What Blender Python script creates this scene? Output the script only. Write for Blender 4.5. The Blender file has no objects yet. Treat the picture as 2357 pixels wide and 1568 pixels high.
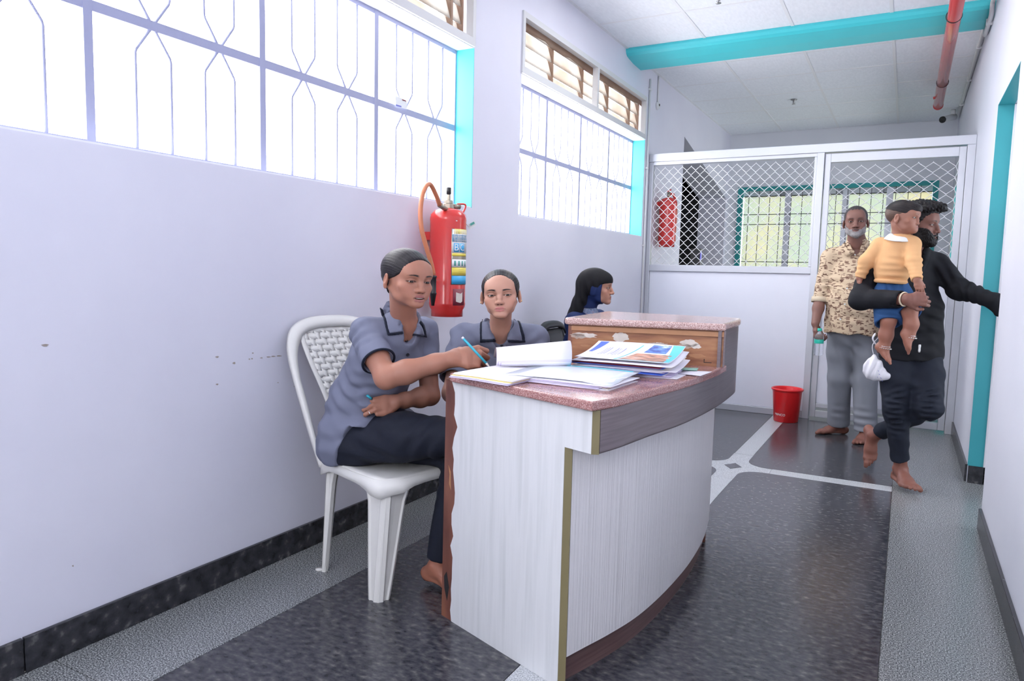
import bpy, bmesh, math, random
import numpy as np
from mathutils import Vector, Matrix
from mathutils.bvhtree import BVHTree

random.seed(7); RNG = np.random.default_rng(7)
SC = bpy.context.scene
COL = SC.collection
PI = math.pi

# ---------------------------------------------------------------- camera
F_PX = 1644.5
YAW, PITCH, ROLL = math.radians(-28.784), math.radians(-5.433), math.radians(1.339)
CAM_H = 1.15
cw = Vector((math.sin(YAW)*math.cos(PITCH), math.cos(YAW)*math.cos(PITCH), math.sin(PITCH)))
r0 = Vector((math.cos(YAW), -math.sin(YAW), 0)); u0 = r0.cross(cw)
cr = r0*math.cos(ROLL) + u0*math.sin(ROLL); cu = -r0*math.sin(ROLL) + u0*math.cos(ROLL)
cam = bpy.data.cameras.new('camera'); camo = bpy.data.objects.new('camera', cam); COL.objects.link(camo)
cam.sensor_width = 36; cam.lens = 36*F_PX/2357; cam.clip_start = .05
m = Matrix((cr, cu, -cw)).transposed().to_4x4(); m.translation = (0, 0, CAM_H)
camo.matrix_world = m
SC.camera = camo

# ---------------------------------------------------------------- world, lights, exposure
SC.view_settings.view_transform = 'Standard'; SC.view_settings.look = 'None'
SC.view_settings.gamma = 1; SC.view_settings.use_curve_mapping = False
SC.view_settings.exposure = 0.0
SC.cycles.use_denoising = True
SC.cycles.max_bounces = 10; SC.cycles.diffuse_bounces = 5
SC.cycles.caustics_reflective = False; SC.cycles.caustics_refractive = False
wd = bpy.data.worlds.new('sky'); SC.world = wd; wd.use_nodes = True
bg = wd.node_tree.nodes['Background']
bg.inputs[0].default_value = (.97, .965, 1, 1); bg.inputs[1].default_value = 9.3

def area(name, loc, rot, sx, sy, power, col=(1, 1, 1)):
    l = bpy.data.lights.new(name, 'AREA'); l.shape = 'RECTANGLE'; l.size = sx; l.size_y = sy
    l.energy = power; l.color = col
    o = bpy.data.objects.new(name, l); COL.objects.link(o); o.location = loc; o.rotation_euler = rot
    return o
# added fill lamps: behind the camera, in the right-hand rooms, under the ceiling
area('front_fill', (-.55, -2.7, 2.1), (math.radians(72), 0, math.radians(-3)), 1.7, 1.4, 72, (1, .98, .98))  # frontal fill added behind the camera, standing in for a flash
area('side_room_fill', (1.9, 4.5, 1.5), (0, math.radians(90), 0), 2.0, 2.0, 36, (.95, .98, 1))  # added lamp in the unseen side room, brightens the doorway
area('far_room_fill', (1.6, 8.1, 1.5), (0, math.radians(90), 0), 2.2, 1.8, 88, (.95, .98, 1))  # added lamp out of view beyond door_2, lifts the far room
area('overhead_fill', (-.95, 4.3, 2.93), (0, 0, 0), 1.2, .6, 20, (1, .98, .98))  # added overhead fill for the right wall and partition

# ---------------------------------------------------------------- materials
MATS = {}
def newmat(name):
    m = bpy.data.materials.new(name); m.use_nodes = True; MATS[name] = m
    nt = m.node_tree; b = nt.nodes['Principled BSDF']
    return m, nt, b
def mat(name, col, rough=.5, metal=0., spec=.5, coat=0., sss=0., noise=0., nscale=8., bump=0., bscale=40., alpha=1.):
    """plain paint / plastic / cloth with optional mottling (noise) and fine relief (bump)"""
    m, nt, b = newmat(name)
    c = (*col, 1)
    b.inputs['Base Color'].default_value = c; b.inputs['Roughness'].default_value = rough
    b.inputs['Metallic'].default_value = metal; b.inputs['Specular IOR Level'].default_value = spec
    b.inputs['Coat Weight'].default_value = coat
    N, L = nt.nodes, nt.links
    tc = N.new('ShaderNodeTexCoord')
    if noise:
        n = N.new('ShaderNodeTexNoise'); n.inputs['Scale'].default_value = nscale; n.inputs['Detail'].default_value = 4
        L.new(tc.outputs['Object'], n.inputs['Vector'])
        mx = N.new('ShaderNodeMix'); mx.data_type = 'RGBA'
        mx.inputs['A'].default_value = tuple(max(0, x*(1-noise)) for x in col)+(1,)
        mx.inputs['B'].default_value = tuple(min(1, x*(1+noise)) for x in col)+(1,)
        L.new(n.outputs['Fac'], mx.inputs['Factor']); L.new(mx.outputs['Result'], b.inputs['Base Color'])
    if bump:
        n2 = N.new('ShaderNodeTexNoise'); n2.inputs['Scale'].default_value = bscale; n2.inputs['Detail'].default_value = 3
        L.new(tc.outputs['Object'], n2.inputs['Vector'])
        bp = N.new('ShaderNodeBump'); bp.inputs['Strength'].default_value = bump; bp.inputs['Distance'].default_value = .01
        L.new(n2.outputs['Fac'], bp.inputs['Height']); L.new(bp.outputs['Normal'], b.inputs['Normal'])
    return m
def ramp_mat(name, kind, scale, stops, rough=.4, stretch=(1, 1, 1), detail=4, bump=0, metal=0, extra=None, spec=.5):
    m, nt, b = newmat(name); N, L = nt.nodes, nt.links
    tc = N.new('ShaderNodeTexCoord'); mp = N.new('ShaderNodeMapping'); mp.inputs['Scale'].default_value = stretch
    L.new(tc.outputs['Object'], mp.inputs['Vector'])
    if kind == 'noise':
        t = N.new('ShaderNodeTexNoise'); t.inputs['Detail'].default_value = detail; out = t.outputs['Fac']
    elif kind == 'voronoi':
        t = N.new('ShaderNodeTexVoronoi'); out = t.outputs['Distance']
    t.inputs['Scale'].default_value = scale
    L.new(mp.outputs['Vector'], t.inputs['Vector'])
    r = N.new('ShaderNodeValToRGB'); cr_ = r.color_ramp
    while len(cr_.elements) < len(stops): cr_.elements.new(.5)
    for e, (p, c) in zip(cr_.elements, stops): e.position = p; e.color = (*c, 1)
    L.new(out, r.inputs['Fac']); L.new(r.outputs['Color'], b.inputs['Base Color'])
    b.inputs['Roughness'].default_value = rough; b.inputs['Metallic'].default_value = metal
    b.inputs['Specular IOR Level'].default_value = spec
    if bump:
        bp = N.new('ShaderNodeBump'); bp.inputs['Strength'].default_value = bump; bp.inputs['Distance'].default_value = .005
        L.new(out, bp.inputs['Height']); L.new(bp.outputs['Normal'], b.inputs['Normal'])
    return m
def M(n): return MATS[n]

ramp_mat('wall_paint', 'noise', 1.6, [(.3, (.655, .66, .755)), (.7, (.71, .715, .80))], .55, detail=6, bump=.03)
ramp_mat('wall_paint_lit', 'noise', 1.6, [(.3, (.69, .705, .79)), (.7, (.73, .745, .825))], .5, detail=6, bump=.03)  # lighter copy of wall_paint: window light on the right wall put into the colour
mat('white_paint', (.80, .81, .86), .5, noise=.03)
mat('ceiling_paint', (.80, .82, .85), .8)
ramp_mat('ceiling_tile', 'noise', 60, [(.3, (.80, .83, .87)), (.7, (.86, .89, .93))], .85, stretch=(1, .3, 1), bump=.25)
mat('tbar', (.80, .81, .83), .5)
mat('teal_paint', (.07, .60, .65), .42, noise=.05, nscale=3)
mat('teal_dark', (.02, .30, .30), .5); mat('teal_door_dimmed', (.045, .38, .43), .45, noise=.05, nscale=3)  # door teal: slightly deeper paint, darkened further to offset the front fill light
mat('grille_paint', (.34, .36, .52), .5)
mat('alu', (.56, .58, .63), .38, metal=.35, noise=.05, nscale=3)
mat('mesh_metal', (.80, .81, .84), .4, metal=.2)
mat('laminate_grey', (.76, .785, .87), .3, noise=.02)
mat('louvre_frame', (.62, .63, .64), .45)
def translucent(name, col, f=.6, nscale=3., col2=None):
    m, nt, b = newmat(name); N, L = nt.nodes, nt.links
    t = N.new('ShaderNodeBsdfTranslucent'); mix = N.new('ShaderNodeMixShader')
    tc = N.new('ShaderNodeTexCoord'); n = N.new('ShaderNodeTexNoise'); n.inputs['Scale'].default_value = nscale; n.inputs['Detail'].default_value = 5
    L.new(tc.outputs['Object'], n.inputs['Vector'])
    r = N.new('ShaderNodeValToRGB'); r.color_ramp.elements[0].position = .38; r.color_ramp.elements[1].position = .62
    r.color_ramp.elements[0].color = (*(col2 or col), 1); r.color_ramp.elements[1].color = (*col, 1)
    L.new(n.outputs['Fac'], r.inputs['Fac']); L.new(r.outputs['Color'], t.inputs['Color']); L.new(r.outputs['Color'], b.inputs['Base Color'])
    b.inputs['Roughness'].default_value = .35
    mix.inputs[0].default_value = f
    L.new(b.outputs[0], mix.inputs[1]); L.new(t.outputs[0], mix.inputs[2])
    L.new(mix.outputs[0], nt.nodes['Material Output'].inputs['Surface'])
translucent('louvre_glass', (.56, .545, .52), .75, 4, (.50, .45, .40))
translucent('louvre_film', (.46, .36, .29), .65, 5, (.42, .31, .24))
translucent('frosted_pane', (.44, .43, .33), .72, 1.6, (.37, .41, .36))
ramp_mat('dark_granite', 'noise', 34, [(.33, (.024, .026, .034)), (.5, (.055, .056, .066)), (.62, (.085, .084, .088)), (.72, (.15, .145, .14))], .2, stretch=(1, 1.6, 1), detail=7, spec=.5)
ramp_mat('grey_granite', 'noise', 230, [(.38, (.045, .05, .057)), (.47, (.15, .16, .165)), (.55, (.26, .275, .275)), (.64, (.50, .52, .52))], .24, detail=4)
ramp_mat('pale_granite', 'noise', 260, [(.34, (.20, .22, .24)), (.5, (.48, .50, .52)), (.66, (.66, .68, .70))], .28, detail=3)
ramp_mat('black_granite', 'noise', 30, [(.35, (.012, .013, .017)), (.6, (.035, .036, .042)), (.74, (.12, .12, .12))], .25, detail=8)
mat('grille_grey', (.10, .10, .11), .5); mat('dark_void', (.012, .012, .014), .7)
mat('grey_wall', (.70, .72, .76), .6, noise=.04, nscale=2)
mat('mortar', (.10, .10, .10), .8)

# ---------------------------------------------------------------- mesh helpers
def empty(name, loc=(0, 0, 0), label=None, cat=None, group=None, kind=None):
    o = bpy.data.objects.new(name, None); COL.objects.link(o); o.location = loc; o.empty_display_size = .1
    return tag(o, label, cat, group, kind)
def tag(o, label=None, cat=None, group=None, kind=None):
    if label: o['label'] = label
    if cat: o['category'] = cat
    if group: o['group'] = group
    if kind: o['kind'] = kind
    return o
def setparent(o, p):
    if p is None: return
    o.parent = p
    o.matrix_parent_inverse = Matrix.Identity(4)
def wloc(p):
    v = Vector((0, 0, 0))
    while p is not None: v = v + p.location; p = p.parent
    return v
class MB:
    """collects shapes in world coordinates, then builds ONE mesh object"""
    def __init__(s): s.v = []; s.f = []; s.sm = []
    def add(s, vs, fs, smooth=False):
        n = len(s.v); s.v += [tuple(v) for v in vs]; s.f += [tuple(i+n for i in f) for f in fs]; s.sm += [smooth]*len(fs); return s
    def box(s, x0, x1, y0, y1, z0, z1):
        v = [(x, y, z) for z in (z0, z1) for y in (y0, y1) for x in (x0, x1)]
        return s.add(v, [(0, 2, 3, 1), (4, 5, 7, 6), (0, 1, 5, 4), (2, 6, 7, 3), (0, 4, 6, 2), (1, 3, 7, 5)])
    def obox(s, c, ax, ay, az):
        """box from a centre and three half-extent vectors"""
        c, ax, ay, az = map(Vector, (c, ax, ay, az))
        v = [c+i*ax+j*ay+k*az for k in (-1, 1) for j in (-1, 1) for i in (-1, 1)]
        return s.add(v, [(0, 2, 3, 1), (4, 5, 7, 6), (0, 1, 5, 4), (2, 6, 7, 3), (0, 4, 6, 2), (1, 3, 7, 5)])
    def prism(s, poly, a0, a1, axis='z', smooth=False):
        """polygon extruded along an axis: z:(x,y)  x:(y,z)  y:(x,z)"""
        n = len(poly)
        def P(p, t): return {'z': (p[0], p[1], t), 'x': (t, p[0], p[1]), 'y': (p[0], t, p[1])}[axis]
        v = [P(p, a0) for p in poly]+[P(p, a1) for p in poly]
        s.add(v, [tuple(range(n))[::-1], tuple(range(n, 2*n))])
        b = len(s.v)-2*n
        for i in range(n):
            j = (i+1) % n; s.f.append((b+i, b+j, b+n+j, b+n+i)); s.sm.append(smooth)
        return s
    def tube(s, pts, r, n=8, cap=True, flat=None):
        pts = [Vector(p) for p in pts]; rs = r if isinstance(r, (list, tuple)) else [r]*len(pts)
        t0 = (pts[1]-pts[0]).normalized(); up = Vector((0, 0, 1)) if abs(t0.z) < .9 else Vector((1, 0, 0))
        nrm = t0.cross(up).normalized(); vs = []
        for i, p in enumerate(pts):
            a = pts[max(0, i-1)]; b = pts[min(len(pts)-1, i+1)]; t = (b-a).normalized()
            nrm = (nrm - t*nrm.dot(t)).normalized(); bn = t.cross(nrm)
            for k in range(n):
                an = 2*PI*k/n; vs.append(p+rs[i]*(nrm*math.cos(an)+bn*math.sin(an)*(flat or 1)))
        fs = []
        for i in range(len(pts)-1):
            for k in range(n):
                k2 = (k+1) % n; fs.append((i*n+k, i*n+k2, (i+1)*n+k2, (i+1)*n+k))
        if cap: fs += [tuple(range(n))[::-1], tuple(range((len(pts)-1)*n, len(pts)*n))]
        return s.add(vs, fs, True)
    def lathe(s, prof, c, n=32, axis=None, smooth=True):
        """profile of (r, h) about an axis through c"""
        ax = Vector(axis or (0, 0, 1)).normalized(); c = Vector(c)
        e1 = ax.cross(Vector((0, 1, 0)) if abs(ax.y) < .9 else Vector((1, 0, 0))).normalized(); e2 = ax.cross(e1)
        vs = []; fs = []
        for r, h in prof:
            for k in range(n):
                a = 2*PI*k/n; vs.append(c+ax*h+(e1*math.cos(a)+e2*math.sin(a))*max(r, 1e-4))
        for i in range(len(prof)-1):
            for k in range(n):
                k2 = (k+1) % n; fs.append((i*n+k, i*n+k2, (i+1)*n+k2, (i+1)*n+k))
        fs += [tuple(range(n))[::-1], tuple(range((len(prof)-1)*n, len(prof)*n))]
        return s.add(vs, fs, smooth)
    def sheet(s, grid, smooth=True):
        """grid[i][j] of points"""
        h, w = len(grid), len(grid[0]); fs = []
        for i in range(h-1):
            for j in range(w-1): fs.append((i*w+j, i*w+j+1, (i+1)*w+j+1, (i+1)*w+j))
        return s.add([p for row in grid for p in row], fs, smooth)
    def build(s, name, m, parent=None, bevel=0, seg=2, solid=0, sub=0, fixn=True, angle=40):
        base = wloc(parent)
        me = bpy.data.meshes.new(name)
        me.from_pydata([(v[0]-base.x, v[1]-base.y, v[2]-base.z) for v in s.v], [], s.f)
        me.polygons.foreach_set('use_smooth', [bool(x) for x in s.sm])
        if fixn:
            bm = bmesh.new(); bm.from_mesh(me); bmesh.ops.recalc_face_normals(bm, faces=bm.faces); bm.to_mesh(me); bm.free()
        me.update()
        if m: me.materials.append(M(m) if isinstance(m, str) else m)
        o = bpy.data.objects.new(name, me); COL.objects.link(o); setparent(o, parent)
        if solid: md = o.modifiers.new('solid', 'SOLIDIFY'); md.thickness = solid; md.offset = 0
        if bevel:
            md = o.modifiers.new('bevel', 'BEVEL'); md.width = bevel; md.segments = seg; md.limit_method = 'ANGLE'; md.angle_limit = math.radians(angle)
        if sub: md = o.modifiers.new('sub', 'SUBSURF'); md.levels = sub; md.render_levels = sub
        return o
def copy_at(o, parent=None, loc=(0, 0, 0)):
    c = o.copy(); COL.objects.link(c); c.location = loc
    if parent is not None: c.parent = parent
    return c
def arc(cx, cy, r, a0, a1, n=8):
    return [(cx+r*math.cos(math.radians(a0+(a1-a0)*i/n)), cy+r*math.sin(math.radians(a0+(a1-a0)*i/n))) for i in range(n+1)]
def at(px, py, X=None, Y=None, Z=None):
    """where a point seen in the photograph lies on the given real plane (metres)"""
    d = cr*((px-1178.5)/F_PX) - cu*((py-784)/F_PX) + cw
    t = X/d.x if X is not None else Y/d.y if Y is not None else (Z-CAM_H)/d.z
    return Vector((0, 0, CAM_H)) + d*t
def catmull(pts, n=8):
    pts = [Vector(p) for p in pts]; P = [2*pts[0]-pts[1]]+pts+[2*pts[-1]-pts[-2]]; out = []
    for i in range(1, len(P)-2):
        p0, p1, p2, p3 = P[i-1:i+3]
        for k in range(n):
            t = k/n; out.append(.5*((2*p1)+(p2-p0)*t+(2*p0-5*p1+4*p2-p3)*t*t+(3*p1-p0-3*p2+p3)*t**3))
    out.append(pts[-1]); return out
def A(*v): return np.array(v, float)
def unit(v): v = np.asarray(v, float); return v/np.linalg.norm(v)
def ring(root_, name, m, c, ax, rx, r, side=None, ry=None, n=40):
    ax = unit(ax); e1 = unit(np.cross(ax, side if side is not None else A(.3, .2, .9))); e2 = np.cross(ax, e1); ry = ry or rx
    pts = [tuple(A(*c)+rx*math.cos(t)*e1+ry*math.sin(t)*e2) for t in np.linspace(0, 2*PI, n+1)]
    return MB().tube(pts, r, 8, cap=False).build(name, m, root_)
# ================================================================ THE SETTING
XL, XR, ZC = -2.103, .375, 2.96
YB, YE = -3.2, 9.5
WT = .24
S = 'structure'
def st(o): o['kind'] = S; return o

# floor: mortar bed with granite slabs laid in it
fl = st(MB().box(XL, XR+1.6, YB, YE, -.05, -.004).build('floor', 'mortar'))
XD, XS, G = -1.757, .0, .0012
def slab(name, poly, m, top=0.):
    return MB().prism(poly, -.02, top).build(name, m, fl)
def rect(x0, x1, y0, y1): return [(x0+G, y0+G), (x1-G, y0+G), (x1-G, y1-G), (x0+G, y1-G)]
for i, (a, b) in enumerate([(-3.2, -.9), (-.9, 1.1), (1.1, 2.9), (2.9, 4.8), (4.8, 7), (7, 9.5)]):
    slab('granite_border_slab', rect(XL, XD, a, b), 'grey_granite')
for i, (a, b) in enumerate([(-3.2, -.6), (-.6, 1.5), (1.5, 3.9), (3.9, 6.2), (6.2, 9.5)]):
    slab('granite_border_slab', rect(XS, XR+.3, a, b), 'grey_granite')
slab('granite_border_slab', rect(XR+.3, XR+1.6, 3, 6), 'grey_granite')
CX0, CX1, CY0, CY1, RC = -.925, -.805, 4.372, 4.488, .13   # the pale strips and the rounded slab corners at the crossing
ccx, ccy = (CX0+CX1)/2, (CY0+CY1)/2
slab('granite_dark_slab', [(CX1+G, -3.2), (XS-G, -3.2), (XS-G, CY0-G)]+arc(CX1+RC+G, CY0-RC, RC, 90, 180)+[], 'dark_granite')
slab('granite_dark_slab', arc(CX1+RC+G, CY1+RC, RC, 180, 270)+[(XS-G, CY1+G), (XS-G, 9.5), (CX1+G, 9.5)], 'dark_granite')
slab('granite_dark_slab', [(XD+G, -3.2), (CX0-G, -3.2)]+arc(CX0-RC-G, CY0-RC, RC, 0, 90)+[(XD+G, CY0-G)], 'dark_granite')
slab('granite_dark_slab', [(XD+G, CY1+G)]+arc(CX0-RC-G, CY1+RC, RC, 270, 360)+[(CX0-G, 9.5), (XD+G, 9.5)], 'dark_granite')
slab('granite_strip', rect(CX0, CX1, -3.2, CY0-.28), 'pale_granite', -.0005)
slab('granite_strip', rect(CX0, CX1, CY1+.28, 9.5), 'pale_granite', -.0005)
slab('granite_strip', rect(CX1+.16, XS, CY0, CY1), 'pale_granite', -.0005)
slab('granite_strip', rect(XD, CX0-.16, CY0, CY1), 'pale_granite', -.0005)
slab('granite_crossing', [(CX0-.16+G, CY0-.28), (CX1+.16-G, CY0-.28), (CX1+.16-G, CY1+.28), (CX0-.16+G, CY1+.28)], 'pale_granite', -.0015)
slab('granite_diamond', [(ccx-.052, ccy), (ccx, ccy-.075), (ccx+.052, ccy), (ccx, ccy+.075)], 'dark_granite', 0.)

# left wall around its two windows
W = [(.66, 3.335), (3.87, 6.17)]
W0 = (-2.4, .0)  # unseen opening added behind the camera to let in more daylight
ZS, ZH, ZT = 1.495, 2.335, 2.70
wl = MB(); xo = XL-WT
wl.box(xo, XL, YB, 7.4, 0, ZS)
for a, b in [(YB, W0[0]), (W0[1], W[0][0]), (W[0][1], W[1][0]), (W[1][1], 7.4)]: wl.box(xo, XL, a, b, ZS, ZT)
wl.box(xo, XL, YB, 7.4, ZT, ZC+.1)
# beyond the partition: the sloping-headed opening to the stair
wl.prism([(7.4, ZC+.1), (7.4, 2.58), (9.40, 2.16), (9.40, 0), (9.5, 0), (9.5, ZC+.1)], xo-.1, XL, 'x')
wleft = st(wl.build('wall_left', 'wall_paint'))
for a, b in W:
    MB().box(xo, XL-.001, a, b, ZH, ZH+.014).build('window_head', 'white_paint', wleft)
    MB().box(XL-.118, XL+.0005, b-.004, b+.001, ZS, ZH).build('teal_jamb', 'teal_paint', wleft)
    MB().box(xo, XL-.002, a, b, ZS, ZS+.006).build('window_sill', 'white_paint', wleft)

def grille(name, y0, y1, xg):
    """steel window grille: frame, posts, one cross rail and bent bars crossing at the rail; each bar its own part"""
    root = st(empty(name, (xg, y0, ZS)))
    n = 4; w = (y1-y0)/n; zr = 1.925; t = .014
    MB().box(xg-.006, xg+.006, y0, y1, ZS+.006, ZS+.028).build('grille_rail', 'grille_paint', root)
    MB().box(xg-.006, xg+.006, y0, y1, ZH-.02, ZH).build('grille_rail', 'grille_paint', root)
    MB().box(xg-.006, xg+.006, y0, y1, zr-.016, zr+.016).build('grille_rail', 'grille_paint', root)
    for i in range(n+1):
        y = y0+i*w; MB().box(xg-.008, xg+.008, y-t, y+t, ZS, ZH).build('grille_post', 'grille_paint', root)
    for i in range(n):
        for (c, lo) in ((.325, .095), (.715, .095)):
            for s_ in (-1, 1):
                y = y0+(i+c)*w; d = lo*w*s_; k = .10
                pts = [(xg, y+d, ZS+.01), (xg, y+d, zr-k), (xg, y+d*.95, zr-k+.012), (xg, y, zr), (xg, y-d*.95, zr+k-.012), (xg, y-d, zr+k), (xg, y-d, ZH-.005)]
                MB().tube(pts, .0055, 6).build('grille_bar', 'grille_paint', root)
    return root
grille('window_1', W[0][0], W[0][1], XL-.117)
grille('added_window', W0[0], W0[1], XL-.117)
grille('window_2', W[1][0], W[1][1], XL-.117)

def louvre(name, y0, y1, mull):
    root = st(empty(name, (XL, y0, ZH)))
    z0, z1 = ZH+.003, ZT-.002; fr = MB(); x0, x1 = XL-.03, XL+.012
    fr.box(x0, x1, y0, y1, z0, z0+.042); fr.box(x0, x1, y0, y1, z1-.035, z1)
    fr.box(x0, x1, y0, y0+.028, z0+.042, z1-.035); fr.box(x0, x1, y1-.028, y1, z0+.042, z1-.035)
    for y in mull: fr.box(x0, x1, y-.016, y+.016, z0+.042, z1-.035)
    fr.build('louvre_frame', 'louvre_frame', root)
    # a dusty film stapled behind the frame, and the tilted glass blades behind it
    yy = y0+.04; k = 0
    while yy < y1-.05:
        w = min(.50, y1-.03-yy)
        for j in range(4):
            zc = z0+.075+j*.088; dy = .012*((k+j) % 2)
            v = [(-.055, yy, zc-.050), (-.055, yy+w-.012, zc-.050), (-.085, yy+w-.012, zc+.050), (-.085, yy, zc+.050)]
            v = [(XL+a, b, c) for a, b, c in v]; v2 = [(a-.004, b, c) for a, b, c in v]
            MB().add(v+v2, [(0, 1, 2, 3), (7, 6, 5, 4), (0, 4, 5, 1), (1, 5, 6, 2), (2, 6, 7, 3), (3, 7, 4, 0)]).build('louvre_blade', 'louvre_glass', root)
        MB().box(XL-.095, XL-.050, yy+w-.014, yy+w+.002, z0+.03, z1-.03).build('blade_clip', 'louvre_film', root)
        yy += w; k += 1
    ns = 24; row = []
    top = [(XL-.034, y0+(y1-y0)*i/ns, z1-.03) for i in range(ns+1)]
    bot = [(XL-.036, y0+(y1-y0)*i/ns, z1-.078-.008*math.sin(i*1.3)-.004*math.sin(i*2.9)) for i in range(ns+1)]
    MB().sheet([top, bot]).build('dusty_film', 'louvre_film', root, solid=.001)

louvre('window_3', W[0][0], W[0][1]-.005, [1.55, 2.44])
louvre('window_4', W[1][0]-.01, W[1][1]-.015, [5.04])

# baseboards: separate black granite lengths
for a, b in [(YB, -.6), (-.6, 1.02), (1.02, 2.53), (2.53, 4.4), (4.4, 6.30), (6.36, 7.4)]:
    o = st(MB().box(XL, XL+.014, a+.0015, b-.0015, 0, .103).build('baseboard_left', 'black_granite', bevel=.002))
for a, b in [(YB, .4), (.4, 2.2), (2.2, 3.93)]:
    st(MB().box(XR-.014, XR, a+.0015, b-.0015, 0, .10).build('baseboard_right', 'black_granite', bevel=.002))
for a, b in [(4.86, 6.3), (6.4, 7.24), (8.96, 9.5)]:
    st(MB().box(XR-.012, XR+.001, a, b, 0, .10).build('baseboard_right', 'black_granite', bevel=.002))

# right wall with the doorway
DY0, DY1, DZ = 3.95, 4.84, 2.135
wr = MB(); xr2 = XR+.20
wr.box(XR, xr2, YB, DY0, 0, ZC+.1); wr.box(XR, xr2, DY1, 7.25, 0, ZC+.1); wr.box(XR, xr2, 8.95, YE, 0, ZC+.1); wr.box(XR, xr2, 7.25, 8.95, 2.15, ZC+.1); wr.box(XR, xr2, DY0, DY1, DZ, ZC+.1)
wright = st(wr.build('wall_right', 'wall_paint_lit'))
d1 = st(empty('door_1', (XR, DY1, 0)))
MB().box(XR-.0015, XR+.074, DY1-.004, DY1+.002, .10, DZ+.003).build('teal_jamb', 'teal_door_dimmed', d1)
MB().box(XR-.0015, XR+.074, DY0-.003, DY1, DZ-.003, DZ+.001).build('teal_soffit', 'teal_door_dimmed', d1)
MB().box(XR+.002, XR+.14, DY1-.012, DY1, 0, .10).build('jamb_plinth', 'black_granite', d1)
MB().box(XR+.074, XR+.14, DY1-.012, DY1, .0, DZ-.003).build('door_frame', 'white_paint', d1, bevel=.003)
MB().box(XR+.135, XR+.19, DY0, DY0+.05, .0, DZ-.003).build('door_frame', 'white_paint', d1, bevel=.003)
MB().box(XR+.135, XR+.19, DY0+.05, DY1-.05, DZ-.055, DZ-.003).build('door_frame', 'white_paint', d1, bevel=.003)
MB().tube([(XR+.10, DY1-.006, 1.98), (XR+.13, DY1-.03, 1.98)], .006, 8).build('latch', 'mesh_metal', d1)
# the room the doorway gives onto
rm = MB(); rm.box(2.0, 2.1, 3, 6, 0, ZC); rm.box(xr2, 2.1, 2.9, 3, 0, ZC); rm.box(xr2, 2.1, 6, 6.1, 0, ZC)
st(rm.build('wall_side_room', 'wall_paint'))
# door_2, the teal-lined opening behind the partition
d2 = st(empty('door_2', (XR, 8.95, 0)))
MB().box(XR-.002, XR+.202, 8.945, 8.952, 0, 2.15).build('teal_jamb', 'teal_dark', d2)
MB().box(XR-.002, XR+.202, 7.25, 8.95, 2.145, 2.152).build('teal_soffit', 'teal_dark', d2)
rm = MB(); rm.box(2.0, 2.1, 6.2, 9.5, 0, ZC); rm.box(xr2, 2.1, 6.15, 6.2, 0, ZC); rm.box(xr2, 2.1, 9.5, 9.6, 0, ZC)
st(rm.build('wall_side_room', 'wall_paint'))
# back of the corridor behind the camera, and the far wall with its barred window
st(MB().box(XL-.3, XR+.3, YB-.2, YB, 0, ZC+.1).build('wall_behind', 'wall_paint'))
fw = MB(); fx0, fx1, fz0, fz1 = -1.96, .225, .95, 2.285
fw.box(XL-.5, fx0, YE, YE+.22, 0, ZC+.1); fw.box(fx1, xr2, YE, YE+.22, 0, ZC+.1)
fw.box(fx0, fx1, YE, YE+.22, 0, fz0); fw.box(fx0, fx1, YE, YE+.22, fz1, ZC+.1)
st(fw.build('wall_far', 'grey_wall'))
w5 = st(empty('window_5', (fx0, YE, fz0)))
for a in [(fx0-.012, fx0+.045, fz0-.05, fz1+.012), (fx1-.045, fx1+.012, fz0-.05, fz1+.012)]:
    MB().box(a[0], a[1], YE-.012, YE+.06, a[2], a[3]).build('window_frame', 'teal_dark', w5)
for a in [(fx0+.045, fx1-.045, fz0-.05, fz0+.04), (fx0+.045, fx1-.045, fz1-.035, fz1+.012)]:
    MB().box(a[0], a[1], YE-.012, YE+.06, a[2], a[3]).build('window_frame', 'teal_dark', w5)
px_ = [fx0+.045, -1.375, -.72, -.25, fx1-.045]
for i, x in enumerate(px_[1:-1]): MB().box(x-.035, x+.035, YE+.07, YE+.11, fz0, fz1).build('mullion', 'alu', w5)
for i in range(4): MB().box(px_[i], px_[i+1], YE+.12, YE+.126, fz0, fz1-.09).build('frosted_pane', 'frosted_pane', w5)
MB().box(fx0, fx1, YE+.12, YE+.15, fz1-.10, fz1).build('window_frame', 'grey_wall', w5)
for z in (1.36, 1.83, 1.955): MB().box(fx0, fx1, YE+.03, YE+.036, z-.0045, z+.0045).build('grille_rail', 'grille_grey', w5)
x = fx0+.12
while x < fx1: MB().box(x-.0035, x+.0035, YE+.026, YE+.034, fz0, fz1).build('grille_bar', 'grille_grey', w5); x += .127
# the dark stair well behind the sloping opening
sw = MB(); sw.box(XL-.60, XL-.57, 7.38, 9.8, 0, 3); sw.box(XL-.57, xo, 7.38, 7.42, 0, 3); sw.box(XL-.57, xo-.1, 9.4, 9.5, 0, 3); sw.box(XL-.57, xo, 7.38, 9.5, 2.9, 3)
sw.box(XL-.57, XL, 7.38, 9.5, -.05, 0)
st(sw.build('wall_stair', 'dark_void'))

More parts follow.
